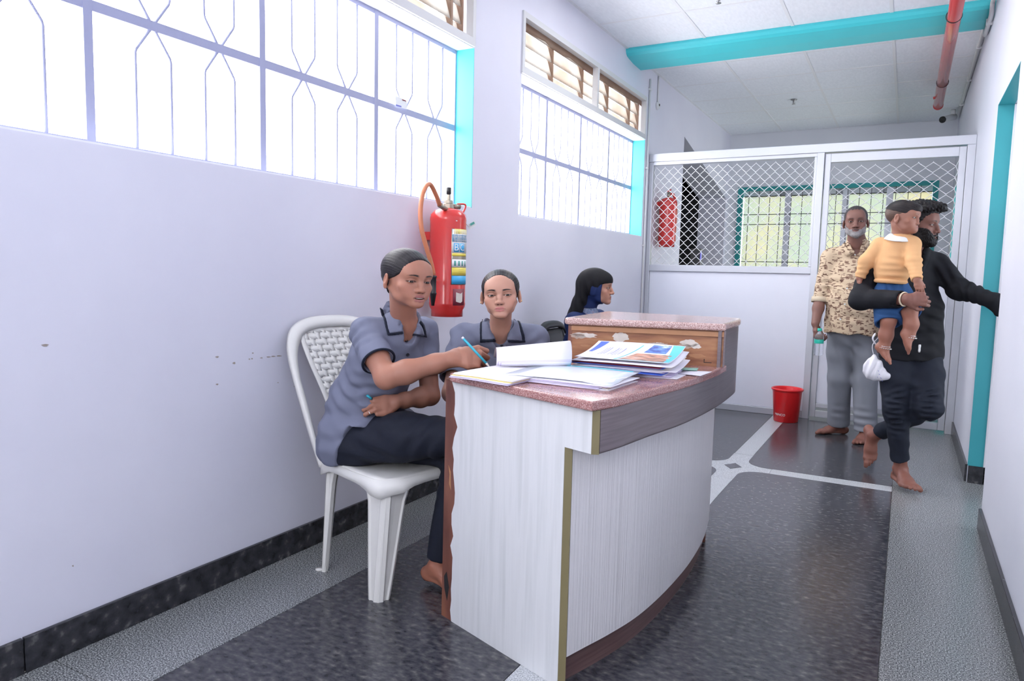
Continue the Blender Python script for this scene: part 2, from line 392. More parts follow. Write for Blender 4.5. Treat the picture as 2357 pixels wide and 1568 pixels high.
# ceiling: slab, tees and lay-in tiles
ce = st(MB().box(XL-.3, XR+1.8, YB, YE+.2, ZC+.035, ZC+.12).build('ceiling', 'ceiling_paint'))
xs_ = [XL, -1.475, -.845, -.215, XR]
ys_ = [5.62-.61*i for i in range(0, 15)][::-1]
ys2 = [6.03, 6.30, 6.93, 7.58, 8.22, 8.85, 9.5]
def tiles(ys):
    for i in range(4):
        for j in range(len(ys)-1):
            if ys[j+1]-ys[j] < .2: continue
            zz = ZC+.0015+random.uniform(-.001, .0015)
            x0, x1, y0, y1 = xs_[i]+.0095, xs_[i+1]-.0095, ys[j]+.0095, ys[j+1]-.0095
            MB().box(x0, x1, y0, y1, zz, zz+.014).build('ceiling_tile', 'ceiling_tile', ce)
    for x in xs_[1:-1]: MB().box(x-.011, x+.011, ys[0], ys[-1], ZC-.001, ZC+.03).build('ceiling_tee', 'tbar', ce)
    for x in (XL+.011, XR-.011): MB().box(x-.011, x+.011, ys[0], ys[-1], ZC-.001, ZC+.03).build('ceiling_edge_trim', 'tbar', ce)
    for y in ys[1:-1]: MB().box(XL, XR, y-.011, y+.011, ZC, ZC+.03).build('ceiling_tee', 'tbar', ce)
tiles(ys_); tiles(ys2)
# teal beam with a rounded lower edge
prof = [(5.615, ZC+.03), (5.612, 2.945), (5.622, 2.925), (5.645, 2.909), (5.70, 2.900), (5.80, 2.889), (5.985, 2.884), (6.0, 2.889), (6.005, 2.95), (6.005, ZC+.03)]
st(MB().prism(prof, XL, XR, 'x').build('ceiling_beam', 'teal_paint'))
# grilled aluminium partition
YP = 6.33
pt = st(empty('wall_partition', (XL, YP, 0)))
def bar(x0, x1, z0, z1, y0=YP-.02, y1=YP+.03, m='alu', nm='partition_rail'): return MB().box(x0, x1, y0, y1, z0, z1).build(nm, m, pt, bevel=.003)
bar(XL+.003, XR-.001, 2.165, 2.235, YP-.028, YP+.035)
bar(XL+.003, XL+.04, 0, 2.165, nm='partition_post')
bar(-.70, -.648, 0, 2.165, YP-.028, YP+.035, nm='partition_post')
bar(.320, XR-.001, 0, 2.165, YP-.028, YP+.035, nm='partition_post')
bar(XL+.04, -.70, 1.195, 1.252)
bar(XL+.04, -.70, 2.135, 2.165)
bar(XL+.04, -.70, 0, .055)
bar(-.722, -.70, 1.252, 2.135)
bar(XL+.04, -.70, .055, 1.195, YP-.002, YP+.012, 'laminate_grey', 'lower_panel')
def mesh_grille(x0, x1, z0, z1, cwid, chei, y, parent, r=.0038):
    """diamond grille of bent wires, each wire its own part"""
    n = int((x1-x0)/cwid*2)+3; rows = int((z1-z0)/chei)+2
    for i in range(-1, n):
        s_ = 1 if i % 2 else -1
        xc = x0+i*cwid*.5
        pts = []
        for j in range(rows*2+1):
            z = z0+j*chei/2
            if z > z1+1e-4: break
            x = xc+(cwid/4)*(s_ if j % 2 else -s_)
            for dz, k in ((-.10, .93), (0, 1), (.10, .93)):
                zz = z+dz*chei/2
                if zz < z0 or zz > z1: continue
                xx = xc+(x-xc)*k
                pts.append((min(max(xx, x0), x1), y, zz))
        if len(pts) > 2 and x0-cwid*.25 < xc < x1+cwid*.25:
            MB().tube(pts, r, 4, flat=.7).build('grille_wire', 'mesh_metal', parent)
mesh_grille(XL+.045, -.722, 1.252, 2.135, .078, .0785, YP+.005, pt)
d3 = st(empty('door_3', (-.64, YP, 0)))
def dbar(x0, x1, z0, z1, y0=YP-.016, y1=YP+.024, m='alu', nm='door_rail'): return MB().box(x0, x1, y0, y1, z0, z1).build(nm, m, d3, bevel=.003)
dbar(-.642, -.60, .02, 2.155, nm='door_stile'); dbar(.272, .318, .02, 2.155, nm='door_stile')
dbar(-.60, .272, 2.085, 2.155); dbar(-.60, .272, 1.165, 1.235); dbar(-.60, .272, .02, .075); dbar(-.60, .272, .10, .135)
dbar(-.60, .272, .135, 1.165, YP-.002, YP+.01, 'laminate_grey', 'lower_panel')
mesh_grille(-.60, .272, 1.235, 2.085, .098, .082, YP+.004, d3)
MB().box(.28, .312, YP-.03, YP-.016, 1.235, 1.285).build('latch', 'mesh_metal', d3, bevel=.002)
MB().box(.287, .305, YP-.04, YP-.03, 1.25, 1.27).build('latch_knob', 'dark_void', d3)
# ================================================================ BODIES: smooth signed-distance shapes turned into one continuous surface
BIG = .06
def A(*v): return np.array(v, float)
def unit(v): v = np.asarray(v, float); return v/np.linalg.norm(v)
def smin(a, b, k):
    if k <= 0: return np.minimum(a, b)
    h = np.maximum(k-np.abs(a-b), 0)/k
    return np.minimum(a, b)-h*h*k*.25
def smax(a, b, k): return -smin(-a, -b, k)
class Sdf:
    def __init__(s): s.ops = []; s.post = []
    def _a(s, fn, c, R, k, mode): s.ops.append((fn, np.asarray(c, float), R, k, mode)); return s
    def cap(s, a, b, ra, rb=None, k=.01, mode='add'):
        a, b = np.asarray(a, float), np.asarray(b, float); rb = ra if rb is None else rb; ba = b-a; L = ba@ba+1e-12
        def fn(P):
            pa = P-a; h = np.clip(pa@ba/L, 0, 1)
            return np.linalg.norm(pa-h[:, None]*ba, axis=1)-(ra+(rb-ra)*h)
        return s._a(fn, (a+b)/2, np.sqrt(L)/2+max(ra, rb), k, mode)
    def chain(s, pts, rs, k=.01, mode='add', k0=None):
        for i in range(len(pts)-1): s.cap(pts[i], pts[i+1], rs[i], rs[i+1], k if i or k0 is None else k0, mode)
        return s
    def ecap(s, a, b, side, ra, rb=None, k=.02, mode='add', cap=None):
        """capsule with an elliptical section: (radius along side, radius across)"""
        a, b = np.asarray(a, float), np.asarray(b, float); rb = rb or ra; ba = b-a; Ln = np.linalg.norm(ba); ax = ba/Ln
        sd = np.asarray(side, float); sd = unit(sd-ax*(sd@ax)); dp = np.cross(ax, sd)
        ra = A(*ra); rb = A(*rb)
        def fn(P):
            pa = P-a; t = pa@ax; h = np.clip(t/Ln, 0, 1); r = ra+(rb-ra)*h[:, None]
            vs = pa@sd; vd = pa@dp; va = t-h*Ln; c = cap or r.min(axis=1)
            k0 = np.sqrt((vs/r[:, 0])**2+(vd/r[:, 1])**2+(va/c)**2); k1 = np.sqrt((vs/r[:, 0]**2)**2+(vd/r[:, 1]**2)**2+(va/c**2)**2)+1e-9
            return k0*(k0-1)/k1
        return s._a(fn, (a+b)/2, Ln/2+max(ra.max(), rb.max()), k, mode)
    def ell(s, c, r, R=None, k=.01, mode='add'):
        """ellipsoid; R = columns of its axes"""
        c = np.asarray(c, float); r = np.asarray(r, float)
        def fn(P):
            q = P-c
            if R is not None: q = q@R
            k0 = np.linalg.norm(q/r, axis=1); k1 = np.linalg.norm(q/r**2, axis=1)+1e-9
            return k0*(k0-1)/k1
        return s._a(fn, c, r.max(), k, mode)
    def plane(s, p, n, k=.004):
        """cut away everything on the side n points to"""
        p = np.asarray(p, float); n = unit(n)
        s.ops.append((lambda P: (P-p)@n, None, None, k, 'int')); return s
    def field(s, fn, k=.004, mode='int'): s.ops.append((fn, None, None, k, mode)); return s
    def fold(s, c, d, amp, wl, rad, ph=0., bend=0.):
        """cloth folds: ridges across direction d around c"""
        c = np.asarray(c, float); d = unit(d); o = unit(np.cross(d, A(.3, .5, .81)))
        def fn(P):
            q = P-c; r2 = (q*q).sum(1)/(rad*rad); t = q@d; u = q@o
            return amp*np.exp(-r2*1.4)*np.sin(2*PI*(t+bend*np.sin(u*9+ph))/wl+ph+2.2*u/rad)
        s.post.append(fn); return s
    def noise(s, amp, wl, seed=0, st=(1, 1, 1)):
        rg = np.random.default_rng(seed); K = [(unit(rg.normal(size=3))*A(*st)*2*PI/wl*rg.uniform(.6, 1.5), rg.uniform(0, 6)) for _ in range(7)]
        def fn(P):
            v = 0
            for kv, ph in K: v = v+np.sin(P@kv+ph+.8*np.sin(P@kv[[1, 2, 0]]*.6+ph))
            return amp*v/2.6
        s.post.append(fn); return s
    def ev(s, P):
        d = np.full(len(P), BIG)
        for fn, c, R, k, mode in s.ops:
            if c is not None:
                m = ((P-c)**2).sum(1) < (R*1.05+BIG)**2
                if not m.any(): continue
                Q = P[m]; v = fn(Q); dm = d[m]
                if mode == 'add': d[m] = smin(dm, v, k)
                elif mode == 'sub': d[m] = smax(dm, -v, k)
                elif mode == 'paint': pass
            else:
                v = fn(P)
                d = smax(d, v, k) if mode == 'int' else smin(d, v, k) if mode == 'add' else smax(d, -v, k)
        for fn in s.post: d = d+fn(P)
        return d
def surface(sdf, lo, hi, h):
    """surface nets on the grid lo..hi with spacing h -> (verts, quads)"""
    f = sdf.ev if isinstance(sdf, Sdf) else sdf
    lo = np.asarray(lo, float); hi = np.asarray(hi, float)
    B = 6; nb = np.maximum(1, np.ceil((hi-lo)/(h*B)).astype(int)); n = nb*B+1
    bi = np.stack(np.meshgrid(*[np.arange(k) for k in nb], indexing='ij'), -1).reshape(-1, 3)
    cc = lo+(bi+.5)*B*h; dc = f(cc)
    act = bi[np.abs(dc) < B*h*1.45]
    V = np.full(n, 1.)
    # inside bricks that hold no surface keep the sign of their centre
    for b in bi[dc <= -B*h*1.45]: V[b[0]*B:b[0]*B+B+1, b[1]*B:b[1]*B+B+1, b[2]*B:b[2]*B+B+1] = -1.
    if len(act) == 0: return np.zeros((0, 3)), np.zeros((0, 4), int)
    mask = np.zeros(n, bool)
    for b in act: mask[b[0]*B:b[0]*B+B+1, b[1]*B:b[1]*B+B+1, b[2]*B:b[2]*B+B+1] = True
    idx = np.argwhere(mask); vals = np.empty(len(idx))
    for i in range(0, len(idx), 400000): vals[i:i+400000] = f(lo+idx[i:i+400000]*h)
    V[mask] = vals
    ins = V < 0
    c = [ins[i:n[0]-1+i, j:n[1]-1+j, k:n[2]-1+k] for i in (0, 1) for j in (0, 1) for k in (0, 1)]
    cnt = sum(x.astype(np.int8) for x in c); cell = (cnt > 0) & (cnt < 8)
    ci = np.argwhere(cell); vid = -np.ones(cell.shape, int); vid[cell] = np.arange(len(ci))
    acc = np.zeros((len(ci), 3)); w = np.zeros(len(ci))
    cor = [(i, j, k) for i in (0, 1) for j in (0, 1) for k in (0, 1)]
    for a in range(8):
        for b in range(a+1, 8):
            if sum(abs(x-y) for x, y in zip(cor[a], cor[b])) != 1: continue
            va = V[tuple((ci+cor[a]).T)]; vb = V[tuple((ci+cor[b]).T)]
            m = (va < 0) != (vb < 0); t = np.where(m, va/np.where(m, va-vb, 1), 0)
            p = A(*cor[a])+t[:, None]*(A(*cor[b])-A(*cor[a]))
            acc += p*m[:, None]; w += m
    verts = lo+(ci+acc/np.maximum(w, 1)[:, None])*h
    quads = []
    for ax in range(3):
        o1, o2 = [(1, 2), (2, 0), (0, 1)][ax]
        sl = [slice(0, n[0]), slice(0, n[1]), slice(0, n[2])]; s2 = list(sl)
        s_a = [slice(1, n[i]-1) for i in range(3)]; s_a[ax] = slice(0, n[ax]-1)
        s_b = list(s_a); s_b[ax] = slice(1, n[ax])
        a, b = ins[tuple(s_a)], ins[tuple(s_b)]
        for flip, msk in ((False, a & ~b), (True, ~a & b)):
            e = np.argwhere(msk)
            if len(e) == 0: continue
            e = e+1; e[:, ax] -= 1
            q = []
            for d1, d2 in ((-1, -1), (0, -1), (0, 0), (-1, 0)):
                t = e.copy(); t[:, o1] += d1; t[:, o2] += d2; q.append(vid[tuple(t.T)])
            q = np.stack(q, 1); q = q[(q >= 0).all(1)]
            quads.append(q[:, ::-1] if flip else q)
    return verts, np.concatenate(quads) if quads else np.zeros((0, 4), int)
def relax(v, q, it=1, lam=.5):
    """light smoothing of the net"""
    for _ in range(it):
        s_ = np.zeros_like(v); c = np.zeros(len(v))
        for i in range(4):
            a, b = q[:, i], q[:, (i+1) % 4]
            np.add.at(s_, a, v[b]); np.add.at(c, a, 1); np.add.at(s_, b, v[a]); np.add.at(c, b, 1)
        m = c > 0; v = v.copy(); v[m] += lam*(s_[m]/c[m][:, None]-v[m])
    return v
def mesh_np(name, parts, m, parent=None, colname='Col'):
    """parts: list of (verts, faces, colours or None) joined into one mesh object"""
    vs = []; fs = []; cs = []; n = 0
    for v, q, c in parts:
        vs.append(v); fs.append(q+n); cs.append(c if c is not None else np.ones((len(v), 3))*.5); n += len(v)
    v = np.concatenate(vs); q = np.concatenate(fs); c = np.concatenate(cs)
    b = wloc(parent); v = v-A(b.x, b.y, b.z)
    me = bpy.data.meshes.new(name)
    me.vertices.add(len(v)); me.vertices.foreach_set('co', v.astype(np.float32).ravel())
    me.loops.add(len(q)*4); me.loops.foreach_set('vertex_index', q.astype(np.int32).ravel())
    me.polygons.add(len(q)); me.polygons.foreach_set('loop_start', np.arange(0, len(q)*4, 4, dtype=np.int32))
    me.polygons.foreach_set('use_smooth', np.ones(len(q), bool))
    me.update(calc_edges=True); me.validate()
    at_ = me.color_attributes.new(colname, 'FLOAT_COLOR', 'POINT')
    at_.data.foreach_set('color', np.concatenate([c, np.ones((len(c), 1))], 1).astype(np.float32).ravel())
    me.materials.append(M(m) if isinstance(m, str) else m)
    o = bpy.data.objects.new(name, me); COL.objects.link(o); setparent(o, parent); return o
def cloth(name, sdf, lo, hi, h, m, parent, colfn=None, it=1, xf=None):
    v, q = surface(sdf, lo, hi, h)
    if it: v = relax(v, q, it)
    c = colfn(v) if colfn else None
    if xf: v = xf(v)
    return mesh_np(name, [(v, q, c)], m, parent)

def vcol_mat(name, rough=.5, noise=.06, nscale=60, bump=0., bscale=300, sss=0., spec=.5, stretch=(1, 1, 1), sheen=0.):
    m, nt, b = newmat(name); N, L = nt.nodes, nt.links
    a = N.new('ShaderNodeAttribute'); a.attribute_name = 'Col'
    tc = N.new('ShaderNodeTexCoord'); mp = N.new('ShaderNodeMapping'); mp.inputs['Scale'].default_value = stretch
    L.new(tc.outputs['Object'], mp.inputs['Vector'])
    n = N.new('ShaderNodeTexNoise'); n.inputs['Scale'].default_value = nscale; n.inputs['Detail'].default_value = 3
    L.new(mp.outputs['Vector'], n.inputs['Vector'])
    mr = N.new('ShaderNodeMapRange'); mr.inputs['To Min'].default_value = 1-noise; mr.inputs['To Max'].default_value = 1+noise
    L.new(n.outputs['Fac'], mr.inputs['Value'])
    mx = N.new('ShaderNodeMix'); mx.data_type = 'RGBA'; mx.blend_type = 'MULTIPLY'; mx.inputs['Factor'].default_value = 1
    L.new(a.outputs['Color'], mx.inputs['A']); L.new(mr.outputs['Result'], mx.inputs['B']); L.new(mx.outputs['Result'], b.inputs['Base Color'])
    b.inputs['Roughness'].default_value = rough; b.inputs['Specular IOR Level'].default_value = spec
    if sss:
        b.inputs['Subsurface Weight'].default_value = sss; b.inputs['Subsurface Radius'].default_value = (1, .4, .2); b.inputs['Subsurface Scale'].default_value = .006
    if sheen: b.inputs['Sheen Weight'].default_value = sheen
    if bump:
        n2 = N.new('ShaderNodeTexNoise'); n2.inputs['Scale'].default_value = bscale; L.new(mp.outputs['Vector'], n2.inputs['Vector'])
        bp = N.new('ShaderNodeBump'); bp.inputs['Strength'].default_value = bump; bp.inputs['Distance'].default_value = .002
        L.new(n2.outputs['Fac'], bp.inputs['Height']); L.new(bp.outputs['Normal'], b.inputs['Normal'])
    return m
vcol_mat('skin', .48, .05, 45, .12, 700, .12, spec=.4)
vcol_mat('hair', .46, .4, 60, .4, 500, stretch=(1, .12, .5), spec=.22)
vcol_mat('cloth', .85, .06, 300, .15, 900, spec=.2)
mat('eye_white', (.50, .46, .44), .15); mat('iris', (.02, .012, .008), .08); mat('gold', (.85, .55, .2), .25, metal=1)
mat('tooth', (.8, .78, .72), .25); mat('silver', (.8, .8, .8), .2, metal=1); mat('button', (.012, .014, .025), .3)

# ---------------------------------------------------------------- heads (local: x = right, y = forward, z = up, eyes at z 0)
def frame(fwd, up=(0, 0, 1)):
    """columns right, forward, up"""
    f = unit(fwd); r = unit(np.cross(f, up)); return np.stack([r, f, np.cross(r, f)], 1)
def head_sdf(p, neck=None):
    """p: proportions. returns the skin field and the small fields used to colour it"""
    g = lambda k, d: p.get(k, d)
    W_, jw, cz, nz, ns = g('w', .072), g('jaw', .040), g('chin', -.108), g('nose', .0), g('nsize', 1.)
    fat, open_, lipk = g('cheek', 0.), g('mouth', 0.), g('lips', 1.)
    s = Sdf()
    s.ell((0, -.018, .034), (W_, .094, .082), k=.01)
    s.ell((0, .018, -.018), (W_*.83+fat*.5, .068, .082), k=.025)
    s.ell((0, .030, -.062), (jw+fat, .048, .044), k=.025)
    for sx in (-1, 1):
        s.chain([(sx*(W_-.017), -.008, -.045), (sx*(jw-.002+fat), .026, -.080+fat), (sx*.012, .072, cz+.011)], [.010, .011, .012], k=.02)
        s.ell((sx*.038, .056, -.028), (.021+fat, .018, .019), k=.02)
        s.ell((sx*.030, .058, -.056), (.016+fat, .018+fat*.5, .022), k=.02)
    s.ell((0, .074, cz+.008), (.018, .016, .013), k=.025)
    s.cap((-.032, .068, .024), (.032, .068, .024), .014, k=.03)          # brow
    s.ell((0, .050, .05), (.05, .036, .04), k=.03)                       # forehead
    for sx in (-1, 1):
        s.ell((sx*.031, .089, .0), (.0175, .013, .0115), k=.014, mode='sub')
    # nose
    ny = nz
    s.chain([(0, .080, .014), (0, .092+ny*.5, -.012), (0, .1005+ny, -.033)], [.0075, .0072*ns, .0088*ns], k=.012)
    s.ell((0, .100+ny, -.0345), (.0105*ns, .0098, .0092), k=.008)
    for sx in (-1, 1):
        s.ell((sx*.0125*ns, .090+ny*.6, -.038), (.0080*ns, .0105, .0078), k=.006)
        s.ell((sx*.0065*ns, .0975+ny*.7, -.0455), (.0034, .0048, .0028), k=.002, mode='sub')
    # mouth
    s.ell((0, .070, -.066), (.026, .0195, .018), k=.02)
    mz = -.067; up = Sdf(); lo = Sdf()
    s.cap((0, .097, -.056), (0, .097, -.051), .0022, k=.004, mode='sub')
    U = [(-.0255, .0795, mz), (-.011, .0890, mz+.0045+open_*.4), (-.0035, .0915, mz+.0052+open_*.4), (0, .0910, mz+.0040+open_*.4), (.0035, .0915, mz+.0052+open_*.4), (.011, .0890, mz+.0045+open_*.4), (.0255, .0795, mz)]
    Lw = [(-.0255, .0790, mz-.001), (-.012, .0875, mz-.0055-open_), (0, .0905, mz-.0072-open_), (.012, .0875, mz-.0055-open_), (.0255, .0790, mz-.001)]
    ru = [.0022]+[.0042*lipk]*5+[.0022]; rl = [.0022]+[.0052*lipk]*3+[.0022]
    s.chain(U, ru, k=.003, k0=.005); s.chain(Lw, rl, k=.003, k0=.005); up.chain(U, ru, k=.002); lo.chain(Lw, rl, k=.002)
    slit = [(-.022, .0835, mz-.0006), (-.010, .0955, mz+.0002-open_*.3), (0, .0985, mz-.0008-open_*.3), (.010, .0955, mz+.0002-open_*.3), (.022, .0835, mz-.0006)]
    s.chain(slit, [.0007, .0011+open_*.45, .0012+open_*.55, .0011+open_*.45, .0007], k=.0015, mode='sub')
    if open_: s.ell((0, .085, mz-.001-open_*.3), (.015, .014, open_*.75), k=.002, mode='sub')
    # eyelids: a thin shell over each eyeball with an almond cut in it
    eo, gaze = g('eye', .0038), g('lidz', 0.)
    for sx in (-1, 1):
        c = A(sx*.0315, .0700, .0005)
        s.ell(c, (.0142, .0138, .0138), k=.004)
        s.ell(c+A(0, .012, gaze), (.0140, .009, eo), frame((sx*.12, 1, 0)), k=.0012, mode='sub')
    # ears
    er = g('ear', 1.)
    for sx in (-1, 1):
        R = frame((sx*.35, 1, 0), (sx*-.12, -.18, 1)); c = A(sx*(W_+.003), -.012, -.014)
        s.ell(c, A(.0075, .0175, .030)*er, R, k=.006)
        s.ell(c+A(sx*.007, .003, .004), A(.006, .0095, .017)*er, R, k=.003, mode='sub')
        s.ell(c+A(sx*.001, .004, -.027*er), (.005, .0085, .009), k=.006)
    if neck is not None:
        rn = g('neck', .052)
        s.chain([(0, -.022, -.055), neck[0]]+list(neck[1:]), [rn, rn]+[rn*1.05]*(len(neck)-1), k=.035, k0=.022)
    return s, up, lo
def head_colors(v, p, up, lo, base, lip, brow=(.015, .011, .010)):
    g = lambda k, d: p.get(k, d)
    n = len(v); base = A(*base); c = np.tile(base, (n, 1)); x, y, z = v.T; ax = np.abs(x)
    def mix(w, col): nonlocal c; w = np.clip(w, 0, 1)[:, None]; c = c*(1-w)+np.asarray(col, float)*w
    G = lambda d2: np.exp(-d2)
    # warm cheeks and nose, darker eye sockets
    mix(.25*G(((ax-.042)/.02)**2+((z+.032)/.02)**2)*(y > .03), base*A(1.12, .86, .82))
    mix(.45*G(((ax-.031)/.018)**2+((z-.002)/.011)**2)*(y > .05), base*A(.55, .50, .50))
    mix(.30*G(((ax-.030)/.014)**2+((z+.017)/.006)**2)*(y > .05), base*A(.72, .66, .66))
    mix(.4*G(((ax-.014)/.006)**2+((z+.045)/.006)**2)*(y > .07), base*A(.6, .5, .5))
    li = np.minimum(up.ev(v), lo.ev(v))
    mix(np.clip((.0016-li)/.0014, 0, 1)*(y > .07)*.9, lip)
    mix(G((z+.0675+g('mouth', 0)*.3)**2/(.0011+g('mouth', 0)*.45)**2)*(ax < .023)*(y > .078)*(y < .0955 if g('mouth', 0) else y < .2)*.6, A(.05, .018, .018))
    mix(((ax < .011) & (ax > .002) & (z < -.0425) & (z > -.0485) & (y > .088))*.85, A(.05, .02, .018))
    # eyebrows
    bz, bt = g('browz', .0205), g('browt', .0032); t = np.clip((ax-.012)/.040, 0, 1)
    cz = bz+.0055*np.sin(t*PI*.85)-.003*t
    th = bt*(1.1-.75*t)
    mix(np.clip((th-np.abs(z-cz))/.0012, 0, 1)*np.clip((ax-.0105)/.008, 0, 1)*np.clip((.053-ax)/.010, 0, 1)*(y > .04)*g('browk', .9), brow)
    # lash line
    eo, gz = g('eye', .0042), g('lidz', 0.)
    for sx in (-1, 1):
        q = np.sqrt(((x-sx*.0315)/.0140)**2+((z-.0005-gz)/max(eo, .001))**2)
        mix(np.exp(-((q-1.04)/.22)**2)*(y > .066)*(z > .0005+gz-eo*.4)*.95, brow)
        mix(np.exp(-((q-1.02)/.12)**2)*(y > .07)*.6, brow)
    return c
def hair_sdf(hs, line, off=.007, extra=None, k=.006):
    """cap of hair on the head field; line(P) < 0 where hair grows"""
    def fn(P):
        d = hs(P)-off
        return smax(d, line(P), k)
    s = Sdf(); s.field(fn, 0, 'add')
    if extra: extra(s)
    return s
def zline(pts, soft=None):
    """hairline: hair grows behind y = f(z)"""
    z = A(*[p[0] for p in pts]); y = A(*[p[1] for p in pts])
    return lambda P: P[:, 1]-np.interp(P[:, 2], z, y)

def hand(s, wrist, X, Z, L=.18, curls=None, splay=None, thumb=None, k=.006, left=False, rw=.024):
    """adds a hand: X to the fingers, Z out of the back of the hand; thumb on +Y (Y = Z x X), -Y if left"""
    X = unit(X); Z = np.asarray(Z, float); Z = unit(Z-X*(Z@X)); Y = np.cross(Z, X); sg = -1 if left else 1
    f = L/.185; w = np.asarray(wrist, float)
    T = lambda a, b, c: w+f*(a*X+sg*b*Y+c*Z)
    s.ecap(T(.004, 0, 0), T(.050, -.002, 0), Y, (rw*f, .017*f), (.036*f, .0155*f), k=.016)
    s.ecap(T(.050, -.002, 0), T(.082, -.002, 0), Y, (.037*f, .0155*f), (.037*f, .0115*f), k=.012)
    s.ecap(T(.018, .022, -.008), T(.048, .026, -.010), Y, (.015*f, .014*f), (.012*f, .012*f), k=.012)
    base = [(.090, .028, .001), (.094, .0085, .003), (.089, -.0115, .002), (.080, -.030, -.001)]
    seg = [(.043, .026, .021), (.047, .029, .021), (.043, .027, .021), (.034, .021, .019)]
    curls = curls or [(20, 25, 15)]*4; splay = splay or [6, 2, -3, -8]; tips = []
    for (b, sgm, cu_, sp, r) in zip(base, seg, curls, splay, (.0088, .009, .0086, .0075)):
        p = T(*b); a = 0; spr = math.radians(sp)*sg
        pts = [T(b[0]-.03, b[1]*.85, b[2]-.002), p]
        d0 = X*math.cos(spr)+Y*math.sin(spr)
        for Ls, cc in zip(sgm, cu_):
            a += math.radians(cc); d = d0*math.cos(a)-Z*math.sin(a); p = p+d*Ls*f; pts.append(p)
        rr = [r*f*q for q in (1.0, 1.08, 1.0, .92, .80)]
        s.chain(pts, rr, k=.0025, k0=.006); tips.append(pts[-1])
    th = thumb or [(.030, .034, -.012), (.058, .052, -.020), (.084, .056, -.026)]
    tp = [T(.012, .018, -.006)]+[T(*q) for q in th]
    s.chain(tp, [.013*f, .0125*f, .0105*f, .0088*f], k=.006, k0=.010)
    return tips, tp[-1]
def foot(s, ankle, X, up, L=.245, k=.01, left=False, toes=0.):
    """adds a bare foot: ankle centre, X to the toes, up out of the instep"""
    X = unit(X); Z = np.asarray(up, float); Z = unit(Z-X*(Z@X)); Y = np.cross(Z, X)*(1 if left else -1)  # +Y = big-toe side
    f = L/.245; a = np.asarray(ankle, float); T = lambda x, y, z: a+f*(x*X+y*Y+z*Z)
    s.ell(T(-.045, 0, -.052), A(.034, .029, .030)*f, np.stack([X, Y, Z], 1), k=.03)
    s.ecap(T(-.01, 0, -.02), T(.075, .004, -.048), Y, (.030*f, .032*f), (.036*f, .023*f), k=.03)
    s.ecap(T(.060, .002, -.055), T(.128, .008, -.064), Y, (.036*f, .022*f), (.045*f, .0155*f), k=.02)
    s.ecap(T(-.04, -.006, -.064), T(.11, -.004, -.068), Y, (.027*f, .014*f), (.034*f, .012*f), k=.015)
    for i, (y, l, r) in enumerate([(.034, .060, .0135), (.012, .054, .0095), (-.005, .048, .009), (-.021, .040, .0085), (-.035, .030, .0085)]):
        b = T(.125-.004*i*i*.6, y*.95, -.067); m_ = T(.125+l*.5-.004*i*i*.6, y*1.03, -.064+toes*.3); t = T(.125+l*.8-.004*i*i*.7, y*1.05, -.070+toes)
        s.chain([b, m_, t], [r*f*1.05, r*f, r*f*.95], k=.003, k0=.008)
    for sy in (-1, 1): s.ell(T(-.005, sy*.031, -.004), A(.011, .009, .012)*f, k=.012)
    return T
def limb_lo_hi(pts, pad):
    P = np.array(pts, float); return P.min(0)-pad, P.max(0)+pad
# ================================================================ OBJECTS
ramp_mat('ash_laminate', 'noise', 5, [(.3, (.54, .56, .57)), (.5, (.64, .655, .67)), (.7, (.59, .605, .615))], .32, stretch=(6, 6, .35), detail=6)
ramp_mat('ribbed_laminate', 'noise', 60, [(.3, (.62, .61, .615)), (.5, (.72, .71, .715)), (.7, (.66, .655, .66))], .3, stretch=(3, 3, .02), detail=3, bump=.45)
ramp_mat('bronze_laminate', 'noise', 12, [(.3, (.17, .14, .15)), (.7, (.225, .19, .20))], .28, stretch=(.4, .4, 14), metal=.45)
ramp_mat('plinth_laminate', 'noise', 12, [(.3, (.10, .055, .05)), (.7, (.16, .095, .09))], .3, stretch=(.4, .4, 10))
mat('olive_edge', (.20, .17, .085), .4, noise=.15)
ramp_mat('plywood', 'noise', 7, [(.25, (.20, .075, .04)), (.5, (.34, .15, .07)), (.75, (.45, .24, .11))], .5, stretch=(1, 1, 7), detail=6)
mat('batten', (.42, .21, .10), .5, noise=.2, nscale=20)
ramp_mat('brown_edge', 'noise', 14, [(.3, (.09, .03, .022)), (.55, (.17, .062, .042)), (.8, (.26, .11, .06))], .45, stretch=(1, 1, .3))
ramp_mat('red_granite', 'noise', 330, [(.34, (.20, .085, .085)), (.46, (.33, .155, .145)), (.58, (.43, .235, .22)), (.70, (.58, .44, .42))], .12, detail=2)
ramp_mat('pink_granite', 'noise', 300, [(.34, (.28, .18, .17)), (.46, (.47, .30, .27)), (.57, (.60, .44, .41)), (.70, (.74, .64, .61))], .14, detail=2)
mat('tape_residue', (.66, .62, .56), .6, noise=.15, nscale=40); mat('tape_film', (.44, .33, .26), .4, noise=.4, nscale=60)

# ---------------------------------------------------------------- reception counter
CT = empty('reception_counter', (-.95, 2.4, 0), 'curved reception counter with white ribbed front, bronze band and worn red granite top', 'counter')
L0, u_ = Vector((-1.24, 1.893, 0)), Vector((.9446, -.3285, 0)); n_ = Vector((-.3285, -.9446, 0))
def sp(s_, z, off=0.): return L0+u_*s_+Vector((0, 0, z))+n_*off
def side_sheet(poly, t0, t1, name, m):
    a = [sp(s_, z, t0) for s_, z in poly]; b = [sp(s_, z, t1) for s_, z in poly]; k = len(poly)
    return MB().add(a+b, [tuple(range(k))[::-1], tuple(range(k, 2*k))]+[(i, (i+1) % k, k+(i+1) % k, k+i) for i in range(k)]).build(name, m, CT)
side_sheet([(-.060, .0), (.485, 0), (.485, .685), (.580, .685), (.580, .80), (-.052, .80)], -.018, 0, 'side_board', 'brown_edge')
jag = [(-.004, .0)]
rj = random.Random(3)
